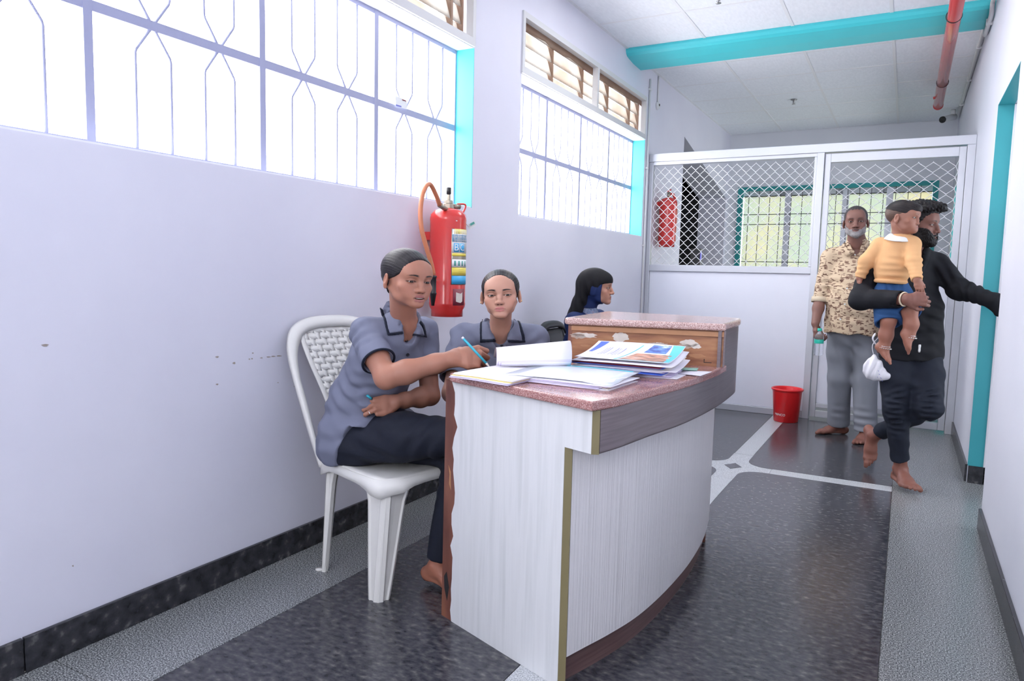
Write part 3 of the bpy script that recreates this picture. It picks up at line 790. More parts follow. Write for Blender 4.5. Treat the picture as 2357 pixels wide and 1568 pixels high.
for i in range(1, 22): jag.append((-.006+rj.uniform(-.009, .009)+(.012 if i % 6 == 0 else 0), .80*i/22))
side_sheet([(.4855, 0), (.4855, .684), (.5805, .684), (.5805, .80), (-.02, .80)]+jag[::-1], .0, .0016, 'side_laminate', 'ash_laminate')
side_sheet([(-.028, .46), (-.018, .44), (-.020, .50), (-.032, .52), (-.026, .49)], .0, .0008, 'chipped_edge', 'batten')
side_sheet([(-.045, .10), (-.030, .06), (-.020, .11), (-.034, .16), (-.048, .14)], .0, .0006, 'scorch_mark', 'dark_void')
ARC = catmull([(-.673, 1.713, 0), (-.652, 1.812, 0), (-.628, 1.99, 0), (-.600, 2.16, 0), (-.583, 2.34, 0), (-.575, 2.52, 0), (-.575, 2.70, 0), (-.585, 2.94, 0), (-.605, 3.06, 0)], 5)
RIB = catmull([(-.762, 1.745, 0), (-.741, 1.815, 0), (-.708, 1.923, 0), (-.675, 2.06, 0), (-.655, 2.22, 0), (-.644, 2.42, 0), (-.644, 2.62, 0), (-.660, 2.86, 0), (-.695, 3.10, 0)], 6)
def wall_sheet(path, z0, z1f, t, name, m, parent=CT, smooth=True):
    """vertical curved board: path, bottom, top(y) and thickness inwards"""
    inn = []
    for i, p in enumerate(path):
        d = (path[min(i+1, len(path)-1)]-path[max(0, i-1)]).normalized(); inn.append(p+Vector((-d.y, d.x, 0))*t)
    g = MB(); zt = [z1f(p) if callable(z1f) else z1f for p in path]; Z = Vector((0, 0, 1))
    for a, flip in ((path, 0), (inn, 1)):
        g.sheet([[p+Z*z0 for p in a], [p+Z*z for p, z in zip(a, zt)]])
    g.sheet([[p+Z*z for p, z in zip(path, zt)], [p+Z*z for p, z in zip(inn, zt)]], False)
    g.sheet([[p+Z*z0 for p in path], [p+Z*z0 for p in inn]], False)
    for i in (0, -1): g.add([path[i]+Z*z0, inn[i]+Z*z0, inn[i]+Z*zt[i], path[i]+Z*zt[i]], [(0, 1, 2, 3)])
    return g.build(name, m, parent)
lowA = [p for p in ARC if p.y <= 2.61]; hiA = [p for p in ARC if p.y >= 2.59]
pj = Vector((-.5745, 2.612, 0)); PB = [p for p in ARC if p.y < 2.605]+[pj, pj+Vector((0, .0012, 0))]+[p for p in ARC if p.y > 2.625]
wall_sheet(PB, .685, lambda p: .80 if p.y < 2.6125 else .958, .012, 'bronze_band', 'bronze_laminate')
wall_sheet(RIB, .088, .70, .014, 'ribbed_front', 'ribbed_laminate')
PL = [p+Vector((-.022, .012, 0)) for p in RIB]; wall_sheet(PL, .0, .09, .014, 'plinth', 'plinth_laminate')
MB().prism([(p.x, p.y) for p in ARC]+[(p.x-.01, p.y) for p in RIB[::-1]], .6855, .689).build('band_soffit', 'bronze_laminate', CT)
wall_sheet([sp(.5808, 0, .001), sp(.5808, 0, .001)+Vector((.018, .009, 0))], .683, .80, .004, 'edge_strip', 'olive_edge')
wall_sheet([sp(.4862, 0, .001), sp(.4862, 0, .001)+Vector((.019, .009, 0))], 0, .684, .004, 'edge_strip', 'olive_edge')
# far board and the inner boards
MB().box(-1.19, -.70, 3.055, 3.073, 0, .958).build('side_board', 'brown_edge', CT)
MB().box(-1.16, -.66, 2.66, 2.678, .45, .80).build('inner_board', 'plywood', CT)
# granite tops
TB_L, TB_R = Vector((-1.122, 2.505, 0)), Vector((-.567, 2.628, 0))
top = [(-1.262, 1.888), (-1.245, 1.872), (-.684, 1.678)]+[(p.x+.006, p.y) for p in ARC[3:] if p.y < 2.72]+[(-.60, 2.72), (-1.14, 2.62), (-1.19, 2.40)]
MB().prism(top, .80, .826).build('granite_top', 'red_granite', CT, bevel=.006, seg=3)
tt = [(-1.140, 2.488), (-1.125, 2.478), (-.565, 2.606), (-.556, 2.612)]+[(p.x+.008, p.y) for p in ARC if 2.62 < p.y]+[(-1.19, 3.085), (-1.2, 3.07)]
MB().prism(tt, .958, .984).build('granite_ledge', 'pink_granite', CT, bevel=.008, seg=3)
dT = (TB_R-TB_L).normalized(); nT = Vector((dT.y, -dT.x, 0))
def tp(s_, z, off=0.): return TB_L+dT*s_+Vector((0, 0, z))+nT*off
LT = (TB_R-TB_L).length
def tier_sheet(poly, t0, t1, name, m, parent=CT):
    a = [tp(s_, z, t0) for s_, z in poly]; b = [tp(s_, z, t1) for s_, z in poly]; k = len(poly)
    return MB().add(a+b, [tuple(range(k))[::-1], tuple(range(k, 2*k))]+[(i, (i+1) % k, k+(i+1) % k, k+i) for i in range(k)]).build(name, m, parent)
tb = tier_sheet([(0, .826), (LT, .826), (LT, .958), (0, .958)], -.018, 0, 'riser_board', 'plywood')
tier_sheet([(.006, .936), (LT-.002, .936), (LT-.002, .953), (.006, .953)], .0, .008, 'batten', 'batten')
tier_sheet([(LT-.002, .826), (LT+.004, .826), (LT+.004, .958), (LT-.002, .958)], -.02, .0012, 'riser_edge', 'bronze_laminate')
MB().add([TB_L+Vector((0, 0, .6)), Vector((-1.19, 3.07, .6)), Vector((-1.19, 3.07, .958)), TB_L+Vector((0, 0, .958))], [(0, 1, 2, 3)]).build('riser_side', 'brown_edge', CT, solid=.016)
def blob(cx, cz, rx, rz, sd, n=22, j=.22):
    r = random.Random(sd); return [(cx+rx*math.cos(2*PI*i/n)*(1+r.uniform(-j, j)), cz+rz*math.sin(2*PI*i/n)*(1+r.uniform(-j, j))) for i in range(n)]
for q, mm in (((.055, .918, .048, .010, 1), 'tape_residue'), ((.030, .914, .028, .010, 2), 'tape_film'), ((.195, .918, .030, .017, 3), 'tape_residue'), ((.335, .893, .045, .010, 4), 'tape_film'),
              ((.335, .898, .020, .007, 5), 'tape_residue'), ((.445, .907, .030, .013, 6), 'tape_residue'), ((.430, .895, .024, .010, 7), 'tape_film'), ((.47, .897, .018, .009, 8), 'tape_residue'),
              ((.475, .862, .03, .008, 9), 'batten'), ((.165, .888, .010, .003, 10), 'tape_residue'), ((.06, .878, .02, .004, 11), 'batten')):
    tier_sheet(blob(*q), .0002, .0011 if mm != 'batten' else .0006, 'tape_residue' if mm != 'batten' else 'bare_patch', mm)
tier_sheet([(.500, .838), (.528, .838), (.528, .840), (.502, .8405), (.503, .852), (.500, .852)], .0002, .0008, 'pen_scribble', 'dark_void')

# ---------------------------------------------------------------- papers
mat('paper', (.80, .79, .86), .6, noise=.02); mat('paper_lilac', (.62, .56, .78), .6); mat('paper_print', (.18, .20, .55), .6)
mat('paper_yellow', (.80, .66, .22), .6); mat('print_cyan', (.07, .55, .72), .4); mat('print_blue', (.06, .14, .62), .4); mat('print_maroon', (.22, .03, .05), .5)
mat('paper_cream', (.70, .66, .60), .6); mat('print_green', (.25, .50, .42), .5); mat('paper_gloss', (.74, .79, .86), .12, noise=.05)
ramp_mat('print_photo', 'noise', 28, [(.35, (.10, .09, .07)), (.5, (.62, .27, .17)), (.62, (.70, .42, .30)), (.75, (.45, .55, .65))], .3, stretch=(1, 2.5, 1))
ramp_mat('print_photo_blue', 'noise', 30, [(.35, (.03, .06, .35)), (.55, (.12, .28, .72)), (.7, (.75, .82, .90))], .3)
def sheet_grid(c, yaw, w, d, zf, n=8):
    """c = front-left corner; zf(u, v) height; u along the width, v to the back"""
    ux = Vector((math.cos(yaw), math.sin(yaw), 0)); uy = Vector((-math.sin(yaw), math.cos(yaw), 0))
    return [[Vector(c)+ux*w*i/n+uy*d*j/n+Vector((0, 0, zf(i/n, j/n))) for i in range(n+1)] for j in range(n+1)]
def P_on(g0, u, v, dz=.0006):
    n = len(g0)-1; i, j = min(int(u*n), n-1), min(int(v*n), n-1); a, b = u*n-i, v*n-j
    p = (g0[j][i]*(1-a)+g0[j][i+1]*a)*(1-b)+(g0[j+1][i]*(1-a)+g0[j+1][i+1]*a)*b; return p+Vector((0, 0, dz))
def print_patch(g0, us, vs, name, m, parent, dz=.0007, k=6):
    """flat print: a thin patch following the sheet, corner order ll lr ur ul"""
    (u0, v0), (u1, v1), (u2, v2), (u3, v3) = [(us[i], vs[i]) for i in range(4)]
    gg = []
    for j in range(k+1):
        t = j/k; a = (u0+(u3-u0)*t, v0+(v3-v0)*t); b = (u1+(u2-u1)*t, v1+(v2-v1)*t)
        gg.append([P_on(g0, a[0]+(b[0]-a[0])*i/k, a[1]+(b[1]-a[1])*i/k, dz) for i in range(k+1)])
    return MB().sheet(gg).build(name, m, parent)
rp = random.Random(5)
cols = ['paper', 'paper_lilac', 'paper', 'print_blue', 'paper_lilac', 'paper', 'paper', 'paper_cream', 'print_blue', 'print_maroon', 'paper_lilac', 'paper']
NP = 12
for i in range(NP):
    t = i/(NP-1); z = .8275+.0036*i; jy = rp.uniform(-3, 3)
    c = (-.955+rp.uniform(-.014, .014)-.01*t, 2.175+rp.uniform(-.018, .018), z); w_, d_ = .315+rp.uniform(-.01, .02), .24+rp.uniform(-.01, .02)
    k = .032*t
    o = MB().sheet(sheet_grid(c, math.radians(2+jy), w_, d_, lambda u, v: k*v**2+.0005*math.sin(7*u+i)-.003*(u > .9)*v, 6)).build('loose_booklet', cols[i], None, solid=.0014)
    if cols[i] == 'print_maroon': tag(o, 'maroon-covered booklet in the tall paper pile', 'booklet')
    elif cols[i] == 'print_blue': tag(o, 'blue-covered booklet '+('low' if i < 6 else 'high')+' in the tall paper pile', 'booklet')
    elif cols[i] == 'paper_cream': tag(o, 'cream-coloured booklet in the middle of the tall paper pile', 'booklet')
    elif i == NP-1: tag(o, 'white booklet directly under the coloured brochure', 'booklet')
    elif i == 0: tag(o, 'white booklet at the very bottom of the tall paper pile', 'booklet')
    else: tag(o, 'thin creased white booklet inside the tall paper pile', 'booklet', 'booklets in the tall paper pile')
bc = (-.955, 2.172, .8775); bg_ = sheet_grid(bc, math.radians(3), .315, .245, lambda u, v: (.033*v**2+.002*math.sin(3*u)*v), 12)
br = MB().sheet(bg_).build('brochure', 'paper', None, solid=.0012); tag(br, 'white and cyan brochure printed with a building photograph, topmost of the tall pile', 'brochure')
print_patch(bg_, (.46, .94, .94, .56), (.05, .03, .52, .52), 'printed_photo', 'print_photo', br, .0012)
print_patch(bg_, (.62, .86, .86, .66), (.58, .58, .95, .95), 'printed_picture', 'print_photo_blue', br, .0012)
print_patch(bg_, (.945, .995, .995, .87), (.03, .03, .98, .98), 'cyan_band', 'print_cyan', br, .0011)
print_patch(bg_, (.42, .435, .56, .545), (.02, .02, .9, .9), 'cyan_rule', 'print_cyan', br, .0011)
print_patch(bg_, (.42, .95, .95, .42), (.005, .005, .025, .025), 'cyan_rule', 'print_cyan', br, .0011)
print_patch(bg_, (.03, .07, .14, .04), (.45, .45, .97, .97), 'blue_swirl', 'print_blue', br, .0011)
rl = random.Random(9)
for i in range(9):      # blurred columns of type, running up the page
    u = .17+.026*i; v0 = .30+.03*(i % 3)
    if i in (3,): continue
    print_patch(bg_, (u, u+.006, u+.026, u+.02), (v0, v0, v0+.40+rl.uniform(-.1, .12), v0+.40), 'printed_line', 'paper_print', br, .0011, 3)
fc = MB().sheet(sheet_grid((-.655, 2.33, .829), math.radians(-8), .085, .10, lambda u, v: .004*u*v, 4)).build('loose_slip', 'paper', None, solid=.001)
tag(fc, 'white rounded slip sticking out behind the tall pile, nearest the curved edge', 'paper')
fc = MB().sheet(sheet_grid((-.665, 2.40, .832), math.radians(10), .06, .07, lambda u, v: .002*u, 3)).build('loose_card', 'print_green', None, solid=.001)
tag(fc, 'small green printed card behind the tall paper pile', 'paper')
# low pile in front
for i in range(6):
    c = (-1.045+rp.uniform(-.01, .01), 1.862+rp.uniform(-.008, .012), .8272+.0022*i); 
    o = MB().sheet(sheet_grid(c, math.radians(2+rp.uniform(-4, 4)), .315+rp.uniform(-.01, .02), .23, lambda u, v: .0008*math.sin(6*u+i), 5)).build('loose_booklet', ('paper', 'paper_lilac', 'paper', 'paper', 'paper_lilac', 'paper')[i], None, solid=.0014)
    tag(o, 'thin white booklet in the low pile at the front edge of the counter' if 0 < i else 'bottom booklet of the low front pile, lying on the granite', 'booklet', 'booklets in the low front pile' if i else None)
g2 = sheet_grid((-1.055, 1.868, .8425), math.radians(1), .345, .27, lambda u, v: .003*math.sin(3*u)+.006*v-(.004 if u > .8 and v < .3 else 0), 8)
o = MB().sheet(g2).build('glossy_sheet', 'paper_gloss', None, solid=.0008); tag(o, 'large glossy pale blue sheet lying on top of the low front pile', 'paper')
print_patch(g2, (.3, .95, .95, .3), (.90, .90, .96, .96), 'cyan_print', 'print_cyan', o, .0008)
MB().add([P_on(g2, 1, .55, .0012), P_on(g2, .80, .03, .0012), P_on(g2, .99, -.06, -.010), P_on(g2, .98, .15, -.006)], [(0, 1, 2), (0, 2, 3)]).build('folded_corner', 'paper_cream', o, solid=.0006)
# open register
rg = empty('register', (-1.09, 1.98, .8265), 'open register with curled-over white pages under the writing hand', 'register')
def reg_sheet(i, m, dz):
    c = (-1.205+.003*i, 1.800+.002*i, .8285+dz); return sheet_grid(c, math.radians(-8+.6*i), .225, .36, lambda u, v: .0025*math.sin(5*u+v*3)*.5+.004*u*v, 6)
for i, (m_, dz) in enumerate((('paper_lilac', 0), ('paper', .004), ('paper_yellow', .0068), ('paper', .0096), ('paper', .0125))):
    MB().sheet(reg_sheet(i, m_, dz)).build('register_page' if i else 'register_cover', m_, rg, solid=.0024 if i != 2 else .0012)
ax = Vector((.84, .54, 0)).normalized(); nn = Vector((-.54, .84, 0)).normalized()
prof = [(.015, .006), (-.004, .018), (-.006, .036), (.006, .054), (.03, .064), (.07, .062), (.13, .046), (.19, .024), (.235, .008)]
for i in range(5):
    s_ = 1-.07*i; b0 = Vector((-1.150, 1.992, .842))+ax*.004*i
    pr = catmull([(a*s_, b*s_, 0) for a, b in prof], 3)
    MB().sheet([[b0+ax*t*(.245-.005*i)+nn*p.x+Vector((0, 0, p.y*(.92+.42*t))) for p in pr] for t in (0, .25, .5, .75, 1)]).build('curled_page', 'paper_lilac' if i % 2 else 'paper', rg, solid=.0014)
def pen(name, a, b, label, r=.0042):
    a, b = Vector(a), Vector(b); d = (b-a); root = empty(name, tuple(a), label, 'pen')
    MB().tube([a, a+d*.86], r, 10).build('barrel', 'pen_blue', root); MB().tube([a+d*.86, a+d*.97, b], [r, r*.5, r*.15], 10).build('tip', 'paper_cream', root)
    MB().tube([a-d.normalized()*.003, a+d.normalized()*.004], r*1.02, 10).build('end_cap', 'paper', root)
mat('pen_blue', (.03, .42, .56), .3)
pen('pen', tuple(at(1065, 778, Y=2.0)), tuple(at(1128, 846, Y=2.03)), 'turquoise pen held in the writing hand over the register')

# ---------------------------------------------------------------- moulded plastic chairs
mat('white_plastic', (.70, .70, .67), .35, noise=.03, nscale=6); mat('red_plastic', (.24, .035, .045), .35); mat('black_plastic', (.012, .013, .016), .4)
def plastic_chair(pos, yaw, m, label, weave=True, bh=1.):
    root = empty('plastic_chair', (pos[0], pos[1], 0), label, 'chair')
    cy_, sy_ = math.cos(yaw), math.sin(yaw)
    def T(x, y, z): return Vector((pos[0]+x*cy_-y*sy_, pos[1]+x*sy_+y*cy_, z))
    # seat: a dished shell with a rolled skirt
    def half(x):   # half width at depth x
        return np.interp(x, [-.20, -.17, .05, .17, .215, .232], [.155, .178, .205, .214, .196, .150])
    xs = list(np.linspace(-.20, .232, 15)); G = []
    for x in xs:
        row = []; hw = half(x)
        for t in np.linspace(-1, 1, 15):
            zz = .440-.012*(1-t*t)*(1-((x-.02)/.24)**2)-.004*(x > .2)
            row.append(T(x, t*hw, zz))
        G.append(row)
    MB().sheet(G).build('seat', m, root, solid=.008)
    rim = [T(x, -half(x)-.001, .438) for x in xs]+[T(.236, y, .436) for y in np.linspace(-.14, .14, 7)]+[T(x, half(x)+.001, .438) for x in xs[::-1]]
    zl = lambda x, y: .408-.055*math.exp(-((x-.205)**2+(abs(y)-.19)**2)/.0045)*.65-.03*math.exp(-((x+.17)**2+(abs(y)-.17)**2)/.002)
    lowr = [T(x, -half(x)-.010, zl(x, half(x))) for x in xs]+[T(.246, y*1.03, zl(.235, y)) for y in np.linspace(-.14, .14, 7)]+[T(x, half(x)+.010, zl(x, half(x))) for x in xs[::-1]]
    mid = [(a+b)/2+(b-a).cross(Vector((0, 0, 1)))*.05 for a, b in zip(rim, lowr)]
    MB().sheet([rim, mid, lowr]).build('seat_skirt', m, root, solid=.006)
    # legs: wide fluted corner channels at the front, slimmer at the back
    for fx, fy, tx, ty, wt, wb, zt in ((.19, -.205, .215, -.190, .098, .050, .432), (.19, .205, .215, .190, .098, .050, .432), (-.185, -.180, -.165, -.170, .05, .024, .435), (-.185, .180, -.165, .170, .05, .024, .435)):
        sx, sy = (1 if fx > 0 else -1), (1 if fy > 0 else -1); g = []
        for k in range(11):
            t = k/10; z = zt*(1-t)+.0; x = tx+(fx-tx)*t; y = ty+(fy-ty)*t; w = wb+(wt-wb)*(1-t)**.9+(.03*math.exp(-((t)/.10)**2) if fx > 0 else .015*math.exp(-((t)/.12)**2))
            r = .014
            pts = [(-w, -.014), (-w, .0), (-w+.008, .003), (-w+.014, -.002), (-w*.50, -.003), (-r*1.9, -.002), (-r*1.3, .003), (-r*.2, -r*.3), (-r*.3, -r*.2), (.003, -r*1.3), (-.002, -r*1.9), (-.003, -w*.50), (-.002, -w+.014), (.003, -w+.008), (.0, -w), (-.014, -w)]
            g.append([T(x+sx*p, y+sy*q, z) for p, q in pts])
        MB().sheet(g, False).build('leg', m, root, solid=.004, bevel=.0012)
        if fx < 0: MB().box(-.5, .5, -.5, .5, -.5, .5) and MB().lathe([(.016, 0), (.016, .006)], tuple(T(fx-.006*1, fy, .0)), 12).build('foot_pad', m, root)
    # back: reclined hoop with a woven panel inside
    def B(y, z, o=0.): z = .44+(z-.44)*bh if z > .44 else z; return T(-.185-(z-.44)*.36-o, y, z)
    hoop = catmull([B(-.185, .405), B(-.193, .47), B(-.208, .60), B(-.222, .76), B(-.218, .85), B(-.185, .915), B(-.11, .95), B(0, .958), B(.11, .95), B(.185, .915), B(.218, .85), B(.222, .76), B(.208, .60), B(.193, .47), B(.185, .405)], 5)
    ctr = Vector((T(-.27, 0, .70)))
    inn = []; N = len(hoop)
    for i, p in enumerate(hoop):
        tt_ = abs(i/(N-1)-.5)*2; wd = .042 if tt_ < .35 else .042-.024*min(1, (tt_-.35)/.25)
        d = (B(0, .72)-p); d = (d-Vector((cy_, sy_, 0))*d.dot(Vector((cy_, sy_, 0)))*.0).normalized(); inn.append(p+d*wd+Vector((cy_, sy_, 0))*.004)
    fwd = Vector((cy_, sy_, 0))
    midr = [(a+b)/2+fwd*.006 for a, b in zip(hoop, inn)]
    MB().sheet([[p-fwd*.012 for p in hoop], hoop, midr, inn, [p-fwd*.012 for p in inn]]).build('back_hoop', m, root, solid=.006)
    # panel rim and weave
    def hw(z): return np.interp(z, [.44, .55, .70, .85, .905], [.050, .074, .110, .150, .148])
    for sg in (-1, 1): MB().tube(catmull([B(sg*hw(z), z, .004) for z in (.43, .52, .61, .70, .79, .87, .91)], 4), .011, 8, flat=.6).build('panel_rim', m, root)
    if weave:
        zs = np.arange(.475, .915, .024)
        for j, z in enumerate(zs):
            hwz = hw(z)-.006; n = max(6, int(hwz*2/.0085)); pts = []
            g = [[], []]
            for i in range(n+1):
                y = -hwz+2*hwz*i/n; o_ = .0024*math.sin(y/.0135*PI/2+(j % 2)*PI)
                g[0].append(B(y, z-.0108, .004+o_)); g[1].append(B(y, z+.0108, .004+o_))
            MB().sheet(g).build('weave_strand', m, root, solid=.003)
        for y in np.arange(-.162, .163, .027):
            z0 = .46; zz = [z for z in np.arange(.46, .905, .012) if abs(y) < hw(z)-.008]
            if len(zz) < 4: continue
            g = [[], []]
            for i, z in enumerate(zz):
                o_ = .0024*math.sin((z-.475)/.024*PI+PI/2+round(y/.027)*PI)
                g[0].append(B(y-.0105, z, .004-o_)); g[1].append(B(y+.0105, z, .004-o_))
            MB().sheet(g).build('weave_strand', m, root, solid=.0025)
    else:
        MB().sheet([[B(y*hw(z), z, .004) for y in np.linspace(-1, 1, 7)] for z in np.linspace(.45, .90, 9)]).build('back_panel', m, root, solid=.005)
    return root
plastic_chair((-1.674, 2.105), math.radians(-11.7), 'white_plastic', 'white moulded plastic chair with woven back panel, standing nearest the wall at the counter')
plastic_chair((-1.600, 2.725), math.radians(-60), 'red_plastic', 'dark red plastic chair under the second woman behind the counter', weave=False, bh=.80)
plastic_chair((-1.66, 4.16), math.radians(3), 'black_plastic', 'black plastic chair under the veiled woman by the wall', weave=False, bh=.78)

# ---------------------------------------------------------------- fire extinguishers
mat('ext_red', (.62, .035, .03), .22, coat=.3); mat('hose_rubber', (.55, .19, .09), .45); mat('black_rubber', (.012, .012, .014), .4); mat('brass', (.35, .32, .26), .35, metal=.8)
mat('label_blue', (.05, .40, .72), .4); mat('label_white', (.78, .80, .80), .4); mat('label_yellow', (.80, .66, .10), .4); mat('label_green', (.08, .35, .30), .5)
def cylpatch(c, r, a0, a1, z0, z1, name, m, parent, k=14):
    g = [[(c[0]+r*math.cos(math.radians(a0+(a1-a0)*i/k)), c[1]+r*math.sin(math.radians(a0+(a1-a0)*i/k)), z) for i in range(k+1)] for z in (z0, z1)]
    return MB().sheet(g).build(name, m, parent, solid=.0004)
def text_mesh(txt, size):
    cu_ = bpy.data.curves.new('lettering', 'FONT'); cu_.body = txt; cu_.size = size; cu_.align_x = 'CENTER'; cu_.align_y = 'CENTER'; cu_.resolution_u = 3
    o = bpy.data.objects.new('lettering', cu_); COL.objects.link(o); dg = bpy.context.evaluated_depsgraph_get(); me = bpy.data.meshes.new_from_object(o.evaluated_get(dg))
    bpy.data.objects.remove(o); vs = [tuple(v.co) for v in me.vertices]; fs = [tuple(p.vertices) for p in me.polygons]; bpy.data.meshes.remove(me); return vs, fs
def cyltext(txt, size, c, r, ang, z, m, parent, sx=1.):
    vs, fs = text_mesh(txt, size)
    v = [(c[0]+r*math.cos(math.radians(ang)+x*sx/r), c[1]+r*math.sin(math.radians(ang)+x*sx/r), z+y) for x, y, _ in vs]
    return MB().add(v, fs).build('lettering', m, parent)
def extinguisher(c, z0, zs, r, label):
    """steel cylinder: z0 foot, zs shoulder"""
    root = empty('fire_extinguisher', (c[0], c[1], z0), label, 'extinguisher')
    h = zs-z0
    MB().lathe([(0, z0+.02), (r*.86, z0+.02), (r*.86, z0), (r*.88, z0), (r*.88, z0+.032), (r*.97, z0+.046), (r, z0+.06), (r, z0+.066), (r*.99, z0+.07), (r*.99, zs-.045), (r, zs-.04), (r, zs-.03), (r*.96, zs-.012), (r*.75, zs+.008), (r*.4, zs+.018), (r*.3, zs+.02), (0, zs+.02)], (c[0], c[1], 0), 48).build('cylinder', 'ext_red', root)
    return root
EX = (-1.985, 2.938); e1_ = extinguisher(EX, .928, 1.435, .0895, 'large red fire extinguisher with blue and yellow label, mounted beside the near window')
MB().lathe([(.030, 1.452), (.030, 1.474), (.022, 1.478), (.022, 1.492), (.010, 1.496), (.010, 1.520)], (EX[0], EX[1], 0), 8, smooth=False).build('valve', 'brass', e1_)
MB().lathe([(.009, 1.505), (.009, 1.522), (.012, 1.524), (.012, 1.552), (.010, 1.555)], (EX[0], EX[1], 0), 16).build('strike_knob', 'black_rubber', e1_)
MB().tube([(EX[0]+.01, EX[1]+.01, 1.466), (EX[0]+.03, EX[1]+.055, 1.466)], .012, 8).build('valve', 'brass', e1_)
MB().tube(catmull([(EX[0]+.02, EX[1]+.045, 1.478), (EX[0]+.035, EX[1]+.09, 1.482), (EX[0]+.036, EX[1]+.095, 1.465), (EX[0]+.03, EX[1]+.075, 1.430)], 4), .005, 8).build('carry_handle', 'ext_red', e1_)
hp_ = [at(1012, 472, X=-1.945), at(1003, 448, X=-1.935), at(989, 424, X=-1.925), at(975, 440, X=-1.915), at(968, 480, X=-1.91), at(970, 525, X=-1.90), at(981, 568, X=-1.89), at(992, 605, X=-1.885), at(998, 632, X=-1.885)]
MB().tube(catmull([tuple(p) for p in hp_], 5), .0105, 10).build('hose', 'hose_rubber', e1_)
MB().tube([(EX[0]+.02, EX[1]-.045, 1.442), tuple(hp_[0])], [.011, .013], 8).build('hose_fitting', 'brass', e1_)
a_, b_, c_ = at(998, 634, X=-1.885), at(997, 672, X=-1.885), at(996, 704, X=-1.885)
MB().tube([tuple(a_), tuple(a_+(b_-a_)*.1), tuple(a_+(b_-a_)*.15), tuple(b_), tuple(b_+(c_-b_)*.1), tuple(b_+(c_-b_)*.15), tuple(c_)], [.012, .016, .0125, .0135, .017, .015, .007], 12).build('nozzle', 'black_rubber', e1_)
MB().obox(tuple(a_+Vector((-.03, .035, -.02))), (.022, 0, 0), (0, .028, 0), (0, 0, .007)).build('hose_clip', 'ext_red', e1_)
MB().box(XL, -2.06, 2.90, 2.99, 1.30, 1.34).build('wall_bracket', 'ext_red', e1_)
r_ = .0897
cylpatch(EX, r_, -45, 34, 1.085, 1.352, 'label_plate', 'brass', e1_)
for a0, a1, z0, z1, m_ in ((-43, 32, 1.088, 1.128, 'label_blue'), (-43, 32, 1.130, 1.168, 'label_yellow'), (-43, 32, 1.170, 1.207, 'label_white'), (-43, 20, 1.222, 1.236, 'label_yellow'), (-43, 32, 1.240, 1.350, 'label_white'),
                           (-38, -20, 1.242, 1.284, 'label_blue'), (-17, 5, 1.242, 1.284, 'label_blue'), (-43, 32, 1.290, 1.325, 'label_blue'), (-36, 32, 1.328, 1.352, 'label_yellow')):
    cylpatch(EX, r_+.0006, a0, a1, z0, z1, 'label_field', m_, e1_)
cyltext('B', .046, EX, r_+.0012, -29, 1.263, 'label_white', e1_); cyltext('C', .046, EX, r_+.0012, -6, 1.263, 'label_white', e1_)
cyltext('DRY POWDER', .017, EX, r_+.0012, -6, 1.314, 'label_white', e1_)
cyltext('FIRE EXTINGUISHER', .010, EX, r_+.0012, -6, 1.298, 'label_white', e1_)
for z in (1.160, 1.150, 1.140): cyltext('-- --- ---- --', .008, EX, r_+.0012, -8, z, 'print_maroon', e1_)
for a in (-36, -22, -8, 8): cylpatch(EX, r_+.0012, a, a+6, 1.176, 1.200, 'pictogram', 'label_green', e1_)
cylpatch(EX, r_+.0004, -38, 10, .985, 1.065, 'worn_sticker', 'print_maroon', e1_); 
MB().sheet([[Vector((EX[0], EX[1], 0))+Vector((math.cos(math.radians(a)), math.sin(math.radians(a)), 0))*(r_+.0012)+Vector((0, 0, z+dz)) for a, dz in ((-28, .004), (-20, .0), (-10, -.003), (-2, .004))] for z in (1.0, 1.022, 1.045)]).build('worn_sticker', 'tape_residue', e1_)
cylpatch(EX, r_+.0004, -32, -27, 1.388, 1.392, 'paint_chip', 'label_white', e1_)
E2 = (-2.005, 6.62); e2_ = extinguisher(E2, 1.425, 1.86, .082, 'red fire extinguisher hanging behind the diamond grille partition')
MB().tube(catmull([(E2[0], E2[1], 1.90), (E2[0]+.02, E2[1]+.06, 1.92), (E2[0]+.04, E2[1]+.105, 1.84), (E2[0]+.05, E2[1]+.10, 1.70), (E2[0]+.05, E2[1]+.08, 1.55)], 5), .012, 8).build('hose', 'ext_red', e2_)
MB().tube([(E2[0], E2[1], 1.87), (E2[0], E2[1], 1.93)], .016, 8).build('valve', 'brass', e2_)
MB().obox((E2[0]+.005, E2[1]-.01, 1.945), (.008, .0, .0), (0, .045, .012), (0, 0, .006)).build('squeeze_handle', 'ext_red', e2_)
MB().box(XL, -2.08, E2[1]-.03, E2[1]+.03, 1.80, 1.84).build('wall_bracket', 'ext_red', e2_)

# ---------------------------------------------------------------- bucket
mat('bucket_red', (.78, .018, .022), .28)
bk = empty('bucket', (-.795, 6.10, 0), 'red plastic bucket standing at the foot of the partition', 'bucket')
MB().lathe([(0, .002), (.088, .0), (.094, .004), (.112, .24), (.118, .255), (.1235, .258), (.1235, .268), (.116, .272), (.110, .262), (.092, .02), (0, .015)], (-.795, 6.10, 0), 40).build('bucket_body', 'bucket_red', bk)
cyltext('PRINCO', .026, (-.795, 6.10), .0995, -113, .062, 'label_white', bk)

